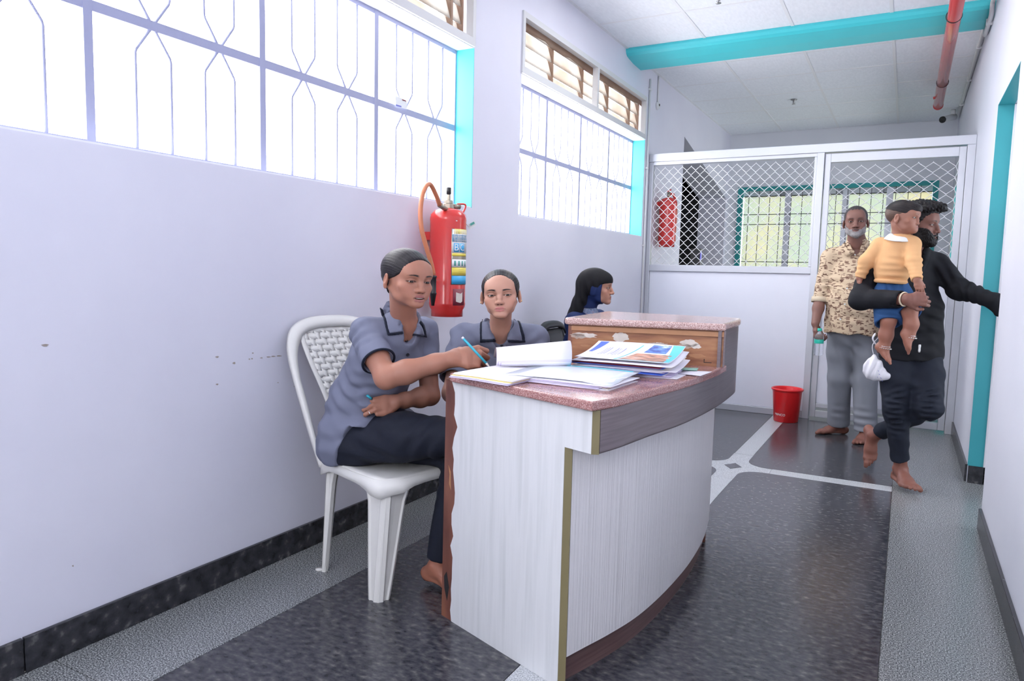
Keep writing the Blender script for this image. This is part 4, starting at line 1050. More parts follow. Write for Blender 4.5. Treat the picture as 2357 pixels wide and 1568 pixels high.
# ---------------------------------------------------------------- pipe, cables, sprinklers, camera
mat('pipe_red', (.52, .045, .045), .25, coat=.4); mat('conduit', (.68, .69, .70), .5)
pp = empty('sprinkler_pipe', (.14, 5.0, 2.8), 'red painted sprinkler pipe hung under the ceiling along the right wall', 'pipe')
MB().tube([(.150, 3.3, 2.805), (.140, 7.90, 2.80)], .040, 20).build('pipe_run', 'pipe_red', pp)
MB().tube([(.140, 7.90, 2.80), (.140, 7.93, 2.80)], .0425, 20).build('end_cap', 'pipe_red', pp)
MB().tube([(.138, 7.55, 2.80), (.09, 7.55, 2.79)], .012, 8).build('outlet_plug', 'pipe_red', pp)
for y in (5.35, 7.05):
    ring(pp, 'clamp_ring', 'black_rubber', (.143, y, 2.804), (0, 1, 0), .043, .003) if 'ring' in globals() else None
    MB().tube([(.143, y, 2.84), (.143, y, ZC)], .004, 6).build('hanger_rod', 'conduit', pp)
def sprinkler(x, y, label):
    r = empty('ceiling_sprinkler', (x, y, ZC), label, 'sprinkler')
    MB().lathe([(.032, 0), (.030, -.006), (.012, -.010), (.010, -.030), (.004, -.032), (.004, -.045)], (x, y, ZC), 20).build('escutcheon', 'silver_', r)
    MB().lathe([(.018, -.045), (.018, -.047)], (x, y, ZC), 16).build('deflector', 'silver_', r)
    for s_ in (-1, 1): MB().tube([(x+s_*.009, y, ZC-.026), (x+s_*.011, y, ZC-.036), (x+s_*.004, y, ZC-.045)], .0018, 6).build('yoke_arm', 'silver_', r)
mat('silver_', (.42, .42, .42), .3, metal=.8)
sprinkler(-1.13, 7.86, 'small chrome sprinkler head in the ceiling beyond the teal beam')
sprinkler(-1.19, 4.83, 'small chrome sprinkler head in the ceiling on the near side of the teal beam')
c1 = empty('cable_conduit', (XL, 6.2, 0), 'thin white cable conduit running down the left wall beside the partition', 'conduit')
MB().tube([(XL+.010, 6.225, .02), (XL+.010, 6.225, 2.87)], .009, 8).build('conduit_run', 'conduit', c1)
for z in (.6, 1.42, 2.1, 2.78): MB().box(XL, XL+.021, 6.205, 6.245, z-.008, z+.008).build('saddle_clip', 'conduit', c1)
c2 = empty('wall_sensor', (XL, 6.50, 2.7), 'small white sensor on a short conduit high on the left wall', 'sensor')
MB().tube([(XL+.008, 6.46, 2.72), (XL+.008, 6.46, 2.95)], .007, 8).build('conduit_run', 'conduit', c2)
MB().lathe([(.036, 0), (.036, .010), (.026, .022), (.012, .028)], (XL, 6.46, 2.69), 20, axis=(1, 0, 0)).build('sensor_body', 'conduit', c2)
MB().lathe([(.011, .026), (.011, .030)], (XL, 6.45, 2.693), 12, axis=(1, 0, 0)).build('sensor_lens', 'black_rubber', c2)
c3 = empty('cable_conduit', (XR, 5.6, ZC), 'white conduit along the top of the right wall, dropping under the teal beam', 'conduit')
MB().tube([(XR-.02, 3.5, 2.93), (XR-.02, 5.57, 2.93), (XR-.02, 5.59, 2.92), (XR-.02, 5.60, 2.87), (XR-.02, 5.62, 2.86), (XR-.02, 6.04, 2.86), (XR-.02, 6.06, 2.87), (XR-.02, 6.07, 2.935), (XR-.02, 6.1, 2.94), (XR-.02, 9.3, 2.94)], .014, 8).build('conduit_run', 'conduit', c3)
for y in (5.75, 6.6, 7.6, 8.6): MB().box(XR-.038, XR, y-.01, y+.01, 2.84 if y < 6 else 2.92, 2.878 if y < 6 else 2.958).build('saddle_clip', 'conduit', c3)
cc_ = empty('security_camera', (.30, 8.9, ZC), 'white bullet security camera with black face in the far right ceiling corner', 'camera')
MB().tube([(.30, 8.95, ZC), (.30, 8.95, 2.91)], .022, 14).build('mount', 'conduit', cc_)
MB().tube([(.315, 9.0, 2.895), (.205, 8.80, 2.835)], .032, 16).build('camera_body', 'conduit', cc_)
MB().tube([(.207, 8.804, 2.836), (.203, 8.797, 2.834)], .034, 16).build('camera_face', 'black_rubber', cc_)
# little paper tags and wall marks
tg = MB().add([at(910, 221, X=-2.205), at(924, 226, X=-2.205), at(936, 232, X=-2.205), at(937, 252, X=-2.205), at(911, 244, X=-2.205)], [(0, 1, 2, 3, 4)]).build('paper_tag', 'label_white', None, solid=.0006)
tag(tg, 'small torn printed tag stuck in the bars of the near window', 'tag')
MB().add([at(911, 240, X=-2.203), at(924, 244, X=-2.203), at(924, 247, X=-2.203), at(911, 244, X=-2.203)], [(0, 1, 2, 3)]).build('printed_band', 'paper_print', tg)
MB().add([at(926, 228, X=-2.203), at(935, 231, X=-2.203), at(935, 234, X=-2.203), at(926, 231, X=-2.203)], [(0, 1, 2, 3)]).build('printed_line', 'print_maroon', tg)
tg = MB().add([at(1078, 517, X=-2.07), at(1092, 508, X=-2.06), at(1096, 519, X=-2.06), at(1080, 529, X=-2.07)], [(0, 1, 2, 3)]).build('paper_tag', 'label_white', None, solid=.0006)
tag(tg, 'small inspection tag hanging at the right of the large fire extinguisher', 'tag')
MB().add([at(1082, 515, X=-2.058), at(1091, 510, X=-2.058), at(1093, 515, X=-2.058), at(1083, 520, X=-2.058)], [(0, 1, 2, 3)]).build('printed_band', 'label_green', tg)
MB().tube([tuple(at(1079, 523, X=-2.065)), tuple(at(1070, 512, X=-2.02))], .0012, 5).build('tag_string', 'ext_red', tg)
mat('bare_plaster', (.34, .30, .27), .8, noise=.3, nscale=80)
for x, y, a, b in ((618, 822, 5, 1.4), (629, 820.5, 5, 1.5), (642, 819.5, 6, 1.5), (675, 815, 4.5, 3), (664, 818, 2, 1.5), (602, 824, 3, 1.4), (580, 826, 2, 1.6), (574, 827, 2, 1.6), (539, 836, 3.5, 2.5), (582, 813, 2, 1.6), (500, 822, 4, 2), (104, 795, 8, 3), (500, 885, 3, 2), (168, 1303, 2, 2), (678, 889, 1.6, 1.6), (640, 881, 1.5, 1)):
    pl = [at(x+a*math.cos(t)*(1+.3*math.sin(3*t+x)), y+b*math.sin(t)-(a*math.cos(t))*.02, X=XL+.0012) for t in np.linspace(0, 2*PI, 12)[:-1]]
    MB().add(pl, [tuple(range(11))]).build('chipped_paint', 'bare_plaster', wleft)
wd_ = empty('water_dispenser', (-2.33, 9.0, 0), 'slim steel water dispenser with a blue light in the dark stair opening', 'dispenser')
MB().box(-2.40, -2.26, 8.92, 9.05, 0, 1.50).build('cabinet', 'silver_', wd_, bevel=.01)
m_, nt_, b_2 = newmat('led_blue'); b_2.inputs['Emission Color'].default_value = (.1, .1, 1, 1); b_2.inputs['Emission Strength'].default_value = 2
MB().box(-2.258, -2.255, 8.90, 8.915, 1.36, 1.46).build('light_strip', 'led_blue', wd_)
# ================================================================ PEOPLE
def core(items, base, r=.026):
    """the covered part of a body: spine, limbs joined into the same mesh under the clothes"""
    a, b = items[0], items[1]; s = Sdf(); s.cap(a, b, r*1.8, k=.01)
    P = [a, b]
    for ch in items[2:]:
        near = a if abs(ch[0][2]-a[2]) < abs(ch[0][2]-b[2]) else b
        s.cap(near, ch[0], r, k=.01); s.chain(ch, [r]*len(ch), k=.01); P += list(ch)
    lo, hi = limb_lo_hi(P, .06); v, q = surface(s, lo, hi, .012)
    return (v, q, np.tile(np.asarray(base, float), (len(v), 1)))
def V3(v): return A(v[0], v[1], v[2])
def head_xf(o, R, sc=1.):
    o = A(*o); sc = np.ones(3)*sc; return (lambda u: u*sc@R.T+o), (lambda w: (np.asarray(w, float)-o)@R/sc)
def tilt(R, pitch=0, roll=0):
    """nod (pitch down +) and tilt in the head's own frame"""
    a, b = math.radians(-pitch), math.radians(roll)
    Rx = np.array([[1, 0, 0], [0, math.cos(a), -math.sin(a)], [0, math.sin(a), math.cos(a)]])
    Ry = np.array([[math.cos(b), 0, math.sin(b)], [0, 1, 0], [-math.sin(b), 0, math.cos(b)]])
    return R@Rx@Ry
def head_parts(root, p, o, R, sc, base, lip, neck, h=.0017, gaze=(0, 1, 0), brow=(.015, .011, .010), bounds=None):
    xf, inv = head_xf(o, R, sc); scm = float(np.mean(np.ones(3)*sc))
    nl = [inv(q) for q in neck]
    s, up, lo = head_sdf(p, nl)
    nlo = np.min([n for n in nl], axis=0); nhi = np.max([n for n in nl], axis=0)
    lo_ = np.minimum(A(-.1, -.12, -.13), nlo-.03); hi_ = np.maximum(A(.1, .13, .13), nhi+.03)
    v, q = surface(s, lo_, hi_, h); v = relax(v, q, 1, .3)
    c = head_colors(v, p, up, lo, base, lip, brow)
    for sx in (-1, 1):
        e0 = xf(A(sx*.0315, .0700, .0005)[None])[0]; g = R@unit(A(*gaze))
        ey = MB().lathe([(.0127*scm*math.sin(a), -.0127*scm*math.cos(a)) for a in np.linspace(0, PI, 14)], tuple(e0), 20, axis=tuple(g)).build('eye', 'eye_white', root)
        MB().lathe([(.0130*scm*math.sin(a), -.0130*scm*math.cos(a)) for a in np.linspace(PI-.60, PI, 6)], tuple(e0), 20, axis=tuple(g)).build('iris', 'iris', ey)
    if p.get('mouth', 0) > .002:
        t = p['mouth']
        g = [[tuple(xf(A(x, .0868+.004*(1-(x/.014)**2), z)[None])[0]) for x in np.linspace(-.013, .013, 9)] for z in (-.0665+t*.15, -.0665-t*.35)]
        MB().sheet(g).build('teeth', 'tooth', root, solid=.002)
    return (xf(v), q, c), xf, inv, s
def hair_field(W_=.072, off=.007, line=None, nape=True, sc_top=0., k=.006):
    s = Sdf(); s.ell((0, -.018, .034), (W_+off, .094+off, .082+off+sc_top))
    s.ell((0, .018, -.010), (W_*.83+off*.8, .066+off*.5, .080), k=.02)
    if nape: s.ecap((0, -.045, -.02), (0, -.045, -.062), (1, 0, 0), (.055+off*.5, .035), (.042+off*.5, .025), k=.03)
    s.ell((0, .050, .05), (.05, .036+off*.6, .04+off*.6), k=.02)
    if line is not None: s.field(line, k, 'int')
    return s
def hair_obj(name, s, xf, parent, col, lo=(-.11, -.16, -.14), hi=(.11, .13, .15), h=.0022, streak=.0006, seed=1):
    rg = np.random.default_rng(seed)
    def st_(P):   # combed strands running back from the hairline
        a = np.arctan2(P[:, 0], P[:, 2]+.02); r = P[:, 1]
        return streak*(np.sin(a*70+r*20)+.7*np.sin(a*121+r*38+1.)+.5*np.sin(a*33-r*30))*.45
    s.post.append(st_)
    v, q = surface(s, lo, hi, h)
    a = np.arctan2(v[:, 0], v[:, 2]+.02)
    sh = (1+.2*np.sin(a*70+v[:, 1]*20)+.2*np.sin(a*47-v[:, 1]*15))[:, None]
    return mesh_np(name, [(xf(v), q, A(*col)*np.clip(sh, .4, 2))], 'hair', parent)
def cuff_fn(a, b, ra, rb, bore=.006, depth=.035, wrist=None):
    """sleeve or trouser leg as a tapered tube with an open end at b"""
    a, b = np.asarray(a, float), np.asarray(b, float); L = np.linalg.norm(b-a); ax = (b-a)/L
    def fn(P):
        pa = P-a; t = pa@ax; h = np.clip(t/L, 0, 1.2); rad = np.linalg.norm(pa-np.outer(np.clip(t, 0, None), ax), axis=1)
        r = ra+(rb-ra)*h
        d = smax(rad-r, (P-b)@ax, .004)
        inner = np.maximum(rad-(r-bore), -((P-b)@ax+depth))
        return np.maximum(d, -inner)
    return fn
def add_sleeve(s, a, b, ra, rb, k=.03, **kw):
    a, b = np.asarray(a, float), np.asarray(b, float)
    return s._a(cuff_fn(a, b, ra, rb, **kw), (a+b)/2, np.linalg.norm(b-a)/2+max(ra, rb)*1.3, k, 'add')
def bvh_of(o, base):
    me = o.data
    return BVHTree.FromPolygons([v.co+base for v in me.vertices], [tuple(p.vertices) for p in me.polygons])
def drape(name, outline, src, m, parent, off=.004, thick=.002, cuts=3, lift=None, curl=None):
    """lay a flat piece (outline given as seen from the front) on the surface of src"""
    bvh = bvh_of(src, wloc(src.parent))
    bm = bmesh.new(); n = len(outline); P = []
    for i in range(n):
        a, b = outline[i], outline[(i+1) % n]; L = math.hypot(a[0]-b[0], a[1]-b[1]); k = max(1, int(L/7))
        for j in range(k): P.append((a[0]+(b[0]-a[0])*j/k, a[1]+(b[1]-a[1])*j/k))
    vs = [bm.verts.new((x, y, 0)) for x, y in P]; f = bm.faces.new(vs)
    bmesh.ops.triangulate(bm, faces=bm.faces[:]); 
    for _ in range(cuts):
        le = [e for e in bm.edges if e.calc_length() > 7]
        if not le: break
        bmesh.ops.subdivide_edges(bm, edges=le, cuts=1); bmesh.ops.triangulate(bm, faces=bm.faces[:])
    o0 = Vector((0, 0, CAM_H)); last = None; bad = []
    for v in bm.verts:
        d = (cr*((v.co.x-1178.5)/F_PX)-cu*((v.co.y-784)/F_PX)+cw).normalized()
        loc, nr, i, dist = bvh.ray_cast(o0, d)
        if loc is None: bad.append((v, d)); continue
        if nr.dot(d) > 0: nr = -nr
        x, y = v.co.x, v.co.y
        v.co = loc+nr*(off+(lift(x, y) if lift else 0)); last = dist
    good = [v for v in bm.verts if v not in [b[0] for b in bad]]
    for v, d in bad:
        mn = min(good, key=lambda g: ((g.co-o0).normalized()-d).length) if good else None
        v.co = o0+d*((mn.co-o0).length if mn else 2.5)
    bmesh.ops.smooth_vert(bm, verts=bm.verts[:], factor=.3, use_axis_x=True, use_axis_y=True, use_axis_z=True)
    base = wloc(parent)
    for v in bm.verts: v.co -= base
    bmesh.ops.recalc_face_normals(bm, faces=bm.faces[:])
    me = bpy.data.meshes.new(name); bm.to_mesh(me); bm.free()
    for p in me.polygons: p.use_smooth = True
    me.materials.append(M(m)); o = bpy.data.objects.new(name, me); COL.objects.link(o); setparent(o, parent)
    md = o.modifiers.new('solid', 'SOLIDIFY'); md.thickness = thick; md.offset = 0
    return o
def button(root_, px, py, src, r=.0055, m='button', off=.004):
    bvh = bvh_of(src, wloc(src.parent)); d = (cr*((px-1178.5)/F_PX)-cu*((py-784)/F_PX)+cw).normalized()
    loc, nr, i, dist = bvh.ray_cast(Vector((0, 0, CAM_H)), d)
    if loc is None: return
    if nr.dot(d) > 0: nr = -nr
    MB().lathe([(r*.55, .0), (r*.55, .0012), (r*.8, .0022), (r, .0018), (r, -.001)], tuple(loc+nr*off), 16, axis=tuple(nr)).build('button', m, root_)
mat('shirt_blue', (.175, .190, .262), .8, spec=.2, noise=.05, nscale=5, bump=.1, bscale=600)
mat('piping_navy', (.012, .016, .030), .7, spec=.2)
mat('trouser_navy', (.012, .015, .026), .75, spec=.25, noise=.2, nscale=12, bump=.1, bscale=500)
SH, PIP, TR = 'shirt_blue', 'piping_navy', 'trouser_navy'

# ---------------------------------------------------------------- woman writing, on the white chair
def woman_writing():
    root = empty('person', (-1.72, 2.06, 0), 'woman in grey-blue shirt and navy trousers writing, seated on the white chair', 'person')
    base = A(.38, .175, .118); lip = A(.30, .105, .105)
    ho = A(-1.488, 1.962, 1.122); R = tilt(frame((.935, -.355, 0)), 7, -3); sc = A(1.0, .96, .81)
    nb = A(-1.575, 2.055, .955)
    p = dict(eye=.0038, lidz=-.0026, mouth=.0050, cheek=.0055, chin=-.102, nsize=.98, nose=-.004, lips=1.1, w=.074, jaw=.038, neck=.047, browt=.0046, browz=.0215, browk=1.)
    hp, xf, inv, hs = head_parts(root, p, ho, R, sc, base, lip, [nb, A(-1.60, 2.08, .88)], gaze=(.15, 1, -.40))
    shR, shL = A(-1.655, 1.945, .925), A(-1.615, 2.235, .915)
    elR, wrR = A(-1.500, 1.865, .792), A(-1.325, 1.995, .856)
    elL, wrL = A(-1.575, 2.225, .672), A(-1.592, 2.035, .675)
    # bare arms and hands
    s = Sdf()
    s.chain([shR, (shR+elR)/2, elR], [.044, .042, .037], k=.02)
    fm = elR+(wrR-elR)*.3
    s.chain([elR, fm, elR+(wrR-elR)*.75, wrR], [.037, .039, .031, .027], k=.02)
    X = unit(wrR-elR); X = unit(X+A(.10, .12, -.16))
    Zb = A(-.10, -.93, .36)
    hand(s, wrR-X*.004, X, Zb, .200, curls=[(48, 62, 30), (58, 70, 35), (66, 74, 40), (70, 76, 40)], splay=[4, 1, -2, -5],
         thumb=[(.034, .034, -.020), (.062, .040, -.038), (.086, .030, -.050)])
    vR, qR = surface(s, A(-1.73, 1.78, .70), A(-1.12, 2.16, .98), .0028)
    s = Sdf()
    s.chain([shL, (shL+elL)/2, elL], [.042, .040, .035], k=.02)
    s.chain([elL, elL+(wrL-elL)*.3, elL+(wrL-elL)*.75, wrL], [.035, .036, .027, .024], k=.02)
    X = unit(A(-.52, -.80, .0)); hand(s, wrL-X*.004, X, A(.62, -.50, .55), .172, curls=[(40, 62, 30), (50, 66, 30), (55, 66, 30), (58, 60, 30)], left=False,
         thumb=[(.030, .032, -.006), (.056, .044, -.008), (.084, .044, -.006)])
    vL, qL = surface(s, A(-1.76, 1.84, .58), A(-1.45, 2.32, .95), .0028)
    # chest under the collar and the bare feet
    s = Sdf(); pv, wa, ch, ne = A(-1.80, 2.075, .50), A(-1.765, 2.075, .66), A(-1.665, 2.075, .83), A(-1.610, 2.07, .925); sd = A(-.05, .29, -.01)
    s.ecap(ch, ne, sd, (.125, .088), (.115, .058)); s.cap(ne, nb, .055, .047, k=.03); s.cap(shR, shL, .038, k=.03)
    vC, qC = surface(s, A(-1.82, 1.86, .68), A(-1.46, 2.32, 1.0), .004)
    kR, kL = A(-1.30, 2.03, .585), A(-1.36, 2.12, .50); aL = A(-1.430, 2.085, .085); aR = A(-1.14, 2.10, .22)
    s = Sdf(); s.cap(kL, aL, .05, .032, k=.02); foot(s, aL, A(.93, -.05, -.08), A(0, 0, 1), .225, left=False)
    s.cap(kR, aR, .05, .033, k=.001); foot(s, aR, A(.85, .0, -.55), A(.55, 0, .85), .225, left=True)
    vF, qF = surface(s, A(-1.55, 1.96, -.01), A(-.93, 2.24, .30), .004)
    cc = lambda v: np.tile(base, (len(v), 1))*(1+.06*np.sin(v[:, :1]*60)*np.sin(v[:, 1:2]*50))
    mesh_np('body', [hp, (relax(vR, qR), qR, cc(vR)), (relax(vL, qL), qL, cc(vL)*.9), (vC, qC, cc(vC)), (relax(vF, qF), qF, cc(vF)*A(1.0, .88, .85)), core([ne, pv, [pv+A(.04, -.09, 0), kR, aR], [pv+A(.04, .09, 0), kL, aL], [shR, elR], [shL, elL]], base)], 'skin', root)
    # hair drawn back to a low knot
    line = zline([(-.2, -.055), (-.075, -.050), (-.05, -.042), (-.03, -.028), (-.01, -.006), (.005, .026), (.02, .044), (.035, .056), (.05, .064), (.065, .070), (.078, .078), (.12, .09)])
    ln0 = line; line = lambda P: ln0(P)+.010*np.clip(1-(P[:, 0]/.055)**2, 0, 1)*np.clip((P[:, 2]-.03)/.03, 0, 1)
    h = hair_field(.073, .008, line); h.ell((0, -.112, -.005), (.038, .028, .036), k=.018)
    hair_obj('hair', h, xf, root, (.014, .012, .015))
    # shirt: long, slit at the side, hanging over the hip
    t = Sdf()
    def slit(P):
        x, y, z = P.T
        seat = .437-z
        back = x+1.695+(.598-z)*.40                       # back panel, hanging to the seat
        front = np.maximum(.598-.214*(x+1.695)-z, .577+1.06*(x+1.597)-z)   # front panel ends in a point over the thigh
        near = np.where(y < 2.03, np.minimum(back, front), -1)
        return np.where(z < .70, np.maximum(near, seat), seat)
    t.ecap(pv+A(0, 0, .0), wa, sd, (.200, .132), (.160, .118), k=.03); t.ecap(wa, ch, sd, (.155, .118), (.152, .116), k=.04)
    t.ecap(ch, ne-A(0, 0, .012), sd, (.152, .112), (.120, .066), k=.04); t.cap(shR, shL, .044, k=.035)
    for q in (shR, shL): t.cap(q+(nb-q)*.15, nb+(q-nb)*.10-A(0, 0, .015), .042, .050, k=.03)
    t.cap(nb-A(.02, 0, .04), nb+A(.006, -.004, .020), .070, .058, k=.02)
    t.ecap(A(-1.80, 2.075, .565), A(-1.675, 2.075, .575), sd, (.200, .070), (.185, .062), k=.03)
    t.ecap(A(-1.80, 2.075, .50), A(-1.70, 2.075, .52), sd, (.200, .06), (.195, .055), k=.02)
    add_sleeve(t, shR, shR+(elR-shR)*.64+A(.0, -.002, .0), .055, .056, k=.03, bore=.008, depth=.03)
    add_sleeve(t, shL, shL+(elL-shL)*.66, .052, .053, k=.03, bore=.008, depth=.03)
    t.field(lambda P: slit(P), .002)
    t.cap(nb+A(.02, -.008, .05), ne+A(.005, -.005, -.02), .050, .047, k=.004, mode='sub')
    t.chain([nb+A(.06, -.03, .02), ne+A(.075, -.035, -.01), ne+A(.125, -.045, -.065)], [.040, .024, .005], k=.003, mode='sub')
    t.plane(A(-1.7, 2.0, .455), A(.25, 0, -1))
    for a in [((-1.62, 1.93, .72), (.2, 0, .95), .006, .045, .09, 0), ((-1.72, 1.93, .70), (.7, 0, .7), .006, .05, .10, 2), ((-1.62, 1.90, .90), (.5, 0, -.85), .005, .035, .05, 1), ((-1.60, 1.90, .86), (.9, 0, .35), .005, .045, .07, 1),
              ((-1.66, 1.91, .93), (.7, 0, -.7), .005, .04, .06, 0), ((-1.80, 1.95, .62), (.2, 0, 1), .004, .06, .10, .5), ((-1.60, 2.0, .64), (-.3, 0, 1), .006, .05, .11, 0),
              ((-1.55, 2.15, .80), (.4, .6, .5), .004, .05, .09, 0), ((-1.85, 2.0, .80), (0, .2, 1), .004, .07, .12, 0)]: t.fold(a[0], a[1], a[2], a[3], a[4], a[5], .01)
    t.noise(.0022, .10, 11, (1, 1, 1.4))
    shirt = cloth('shirt', t, A(-2.02, 1.80, .42), A(-1.42, 2.36, 1.02), .0042, SH, root, it=2)
    drape('collar', [(889, 694), (897, 692), (910, 715), (926, 745), (926, 763), (894, 768), (888, 740), (880, 712)], shirt, SH, shirt, .007, .0035)
    drape('collar_piping', [(874, 708), (881, 712), (889, 740), (895, 767), (926, 762), (928, 768), (890, 774), (883, 742)], shirt, PIP, shirt, .0065, .0035)
    drape('collar', [(955, 733), (962, 740), (968, 752), (973, 772), (949, 768), (943, 763)], shirt, SH, shirt, .007, .0035)
    drape('collar_piping', [(946, 767), (973, 772), (967, 748), (962, 739), (967, 739), (973, 749), (980, 776), (947, 772)], shirt, PIP, shirt, .0065, .0035)
    for (x, y) in ((935, 787), (937, 816)): button(shirt, x, y, shirt, .0062)
    e = shR+(elR-shR)*.64; ring(shirt, 'cuff_piping', PIP, e, elR-shR, .0560, .0042)
    e = shL+(elL-shL)*.66; ring(shirt, 'cuff_piping', PIP, e, elL-shL, .0530, .0040)
    # trousers, legs crossed
    t = Sdf(); hR, hL = A(-1.76, 1.985, .515), A(-1.76, 2.165, .505)
    t.cap(hR, hL, .088, k=.03)
    t.chain([hR, (hR+kR)/2+A(0, 0, .01), kR], [.092, .082, .066], k=.04)
    t.chain([hL, (hL+kL)/2, kL], [.09, .08, .064], k=.03)
    add_sleeve(t, kL, aL+A(0, 0, .022), .062, .048, k=.03, bore=.018, depth=.03)
    add_sleeve(t, kR, aR+A(-.01, 0, .03), .062, .048, k=.03, bore=.018, depth=.03)
    for a in [((-1.40, 1.97, .56), (.8, 0, -.6), .006, .05, .12, 0), ((-1.42, 2.05, .42), (.3, 0, 1), .004, .05, .1, 0), ((-1.62, 1.92, .5), (.5, 0, .9), .005, .07, .12, 0)]: t.fold(*a)
    t.field(lambda P: np.where(P[:, 0] < -1.46, .437-P[:, 2], -1.), .01)
    cloth('trousers', t, A(-1.90, 1.86, .10), A(-1.02, 2.30, .66), .006, TR, root, it=2)
    MB().tube([(-1.650, 1.945, .706), (-1.642, 1.962, .690)], .0045, 10).build('pen_end', 'pen_blue', root)
    # gold ear stud, ring on the left hand, forehead dot
    for q in ((-.0835, -.008, -.038), (-.0825, -.005, -.047)):
        c = xf(A(*q)[None])[0]; MB().lathe([(.001, -.0035), (.0032, -.002), (.004, 0), (.0032, .002), (.001, .0035)], tuple(c), 10).build('ear_stud', 'gold', root)
    ring(root, 'finger_ring', 'silver', A(-1.642, 1.950, .640), A(-.5, -.75, -.4), .0095, .0013)
    return root
pA = woman_writing()

# ---------------------------------------------------------------- woman looking on, from the red chair
def woman_watching():
    root = empty('person', (-1.62, 2.70, 0), 'woman in grey-blue shirt looking down at the papers from the red chair', 'person')
    base = A(.50, .27, .195); lip = A(.50, .17, .17)
    ho = A(-1.395, 2.437, 1.066); vdir = unit(A(.497, -.868, 0))
    R = tilt(frame(unit(vdir+A(-.87, -.497, 0)*.06)), 2, 4); sc = A(.97, .93, .79)
    nb = A(-1.452, 2.540, .915)
    p = dict(eye=.0038, lidz=-.0022, mouth=0, cheek=.003, chin=-.106, nsize=.90, nose=-.004, lips=1.0, w=.0725, jaw=.034, neck=.045, browt=.0050, browz=.022, browk=1.)
    hp, xf, inv, hs = head_parts(root, p, ho, R, sc, base, lip, [nb, A(-1.48, 2.59, .84)], gaze=(-.2, 1, -.38))
    sd = unit(A(.87, .497, 0)); c0 = A(-1.482, 2.60, .875)
    shR, shL = c0-sd*.158+A(0, 0, .0), c0+sd*.150
    elR, wrR = A(-1.565, 2.355, .665), A(-1.33, 2.24, .66)
    elL, wrL = A(-1.285, 2.60, .64), A(-1.36, 2.38, .64)
    s = Sdf()
    s.chain([shR, (shR+elR)/2, elR], [.042, .040, .035], k=.02); s.chain([elR, (elR+wrR)/2, wrR], [.035, .034, .024], k=.02)
    X = unit(wrR-elR); hand(s, wrR, X, A(0, 0, 1), .172)
    s.chain([shL, (shL+elL)/2, elL], [.042, .040, .035], k=.02); s.chain([elL, (elL+wrL)/2, wrL], [.035, .034, .024], k=.02)
    X = unit(wrL-elL); hand(s, wrL, X, A(0, 0, 1), .172, left=True)
    vR, qR = surface(s, A(-1.72, 2.10, .58), A(-1.10, 2.78, .96), .0035)
    s = Sdf(); ch = c0+A(-.02, .05, -.12); ne = c0+A(.005, -.01, .02)
    s.ecap(ch, ne, sd, (.130, .085), (.115, .056)); s.cap(ne, nb, .053, .046, k=.03)
    vC, qC = surface(s, A(-1.75, 2.38, .68), A(-1.25, 2.80, .98), .004)
    # legs under the counter
    hip = A(-1.60, 2.76, .51); s = Sdf()
    for i, k_ in enumerate((-1, 1)):
        h0 = hip+sd*.09*k_; kn = h0+vdir*.40; an = kn+vdir*.0+A(0, 0, -.43)
        s.cap(kn, an, .05, .034, k=.001); foot(s, an, vdir, A(0, 0, 1), .225, left=(k_ > 0))
    vF, qF = surface(s, A(-1.75, 2.1, -.01), A(-1.1, 2.75, .25), .005)
    cc = lambda v: np.tile(base, (len(v), 1))
    mesh_np('body', [hp, (relax(vR, qR), qR, cc(vR)), (vC, qC, cc(vC)), (vF, qF, cc(vF)), core([ne, hip, [hip-sd*.09, hip-sd*.09+vdir*.4, hip-sd*.09+vdir*.4-A(0, 0, .43)], [hip+sd*.09, hip+sd*.09+vdir*.4, hip+sd*.09+vdir*.4-A(0, 0, .43)], [shR, elR], [shL, elL]], base)], 'skin', root)
    line = zline([(-.2, -.055), (-.075, -.050), (-.05, -.040), (-.035, -.006), (-.01, .020), (.01, .032), (.03, .042), (.05, .056), (.066, .070), (.080, .080), (.12, .09)])
    ln0 = line; line = lambda P: ln0(P)+.024*np.clip(1-(P[:, 0]/.058)**2, 0, 1)*np.clip((P[:, 2]-.03)/.03, 0, 1)
    h = hair_field(.0725, .005, line); h.ell((0, -.105, .0), (.030, .024, .032), k=.018)
    hair_obj('hair', h, xf, root, (.013, .011, .014), seed=2)
    t = Sdf(); wa = hip+A(.02, -.02, .16)
    t.ecap(hip+A(0, 0, .02), wa, sd, (.165, .13), (.145, .118), k=.03); t.ecap(wa, ch, sd, (.145, .118), (.158, .115), k=.04)
    t.ecap(ch, ne, sd, (.152, .110), (.12, .062), k=.04); t.cap(shR, shL, .044, k=.035)
    for q in (shR, shL): t.cap(q+(nb-q)*.15, nb+(q-nb)*.10-A(0, 0, .02), .042, .048, k=.03)
    t.cap(nb-A(0, 0, .04)-vdir*.015, nb+A(0, 0, .018), .068, .056, k=.02)
    add_sleeve(t, shR, shR+(elR-shR)*.74, .054, .062, k=.03, bore=.009); add_sleeve(t, shL, shL+(elL-shL)*.74, .052, .060, k=.03, bore=.009)
    t.cap(nb+vdir*.015+A(0, 0, .05), ne+vdir*.005-A(0, 0, .02), .049, .046, k=.004, mode='sub')
    t.chain([nb+vdir*.055, ne+vdir*.085+A(0, 0, -.02), ne+vdir*.115+A(0, 0, -.075)], [.042, .028, .006], k=.003, mode='sub')
    for a in [((-1.62, 2.47, .84), (.5, -.3, .8), .005, .05, .08, 0), ((-1.33, 2.60, .84), (-.5, -.3, .8), .005, .05, .08, 0), ((-1.45, 2.5, .75), (.3, 0, 1), .004, .06, .1, 0), ((-1.55, 2.45, .78), (.8, .3, .5), .005, .05, .09, 0)]: t.fold(*a)
    t.noise(.0022, .10, 12, (1, 1, 1.4))
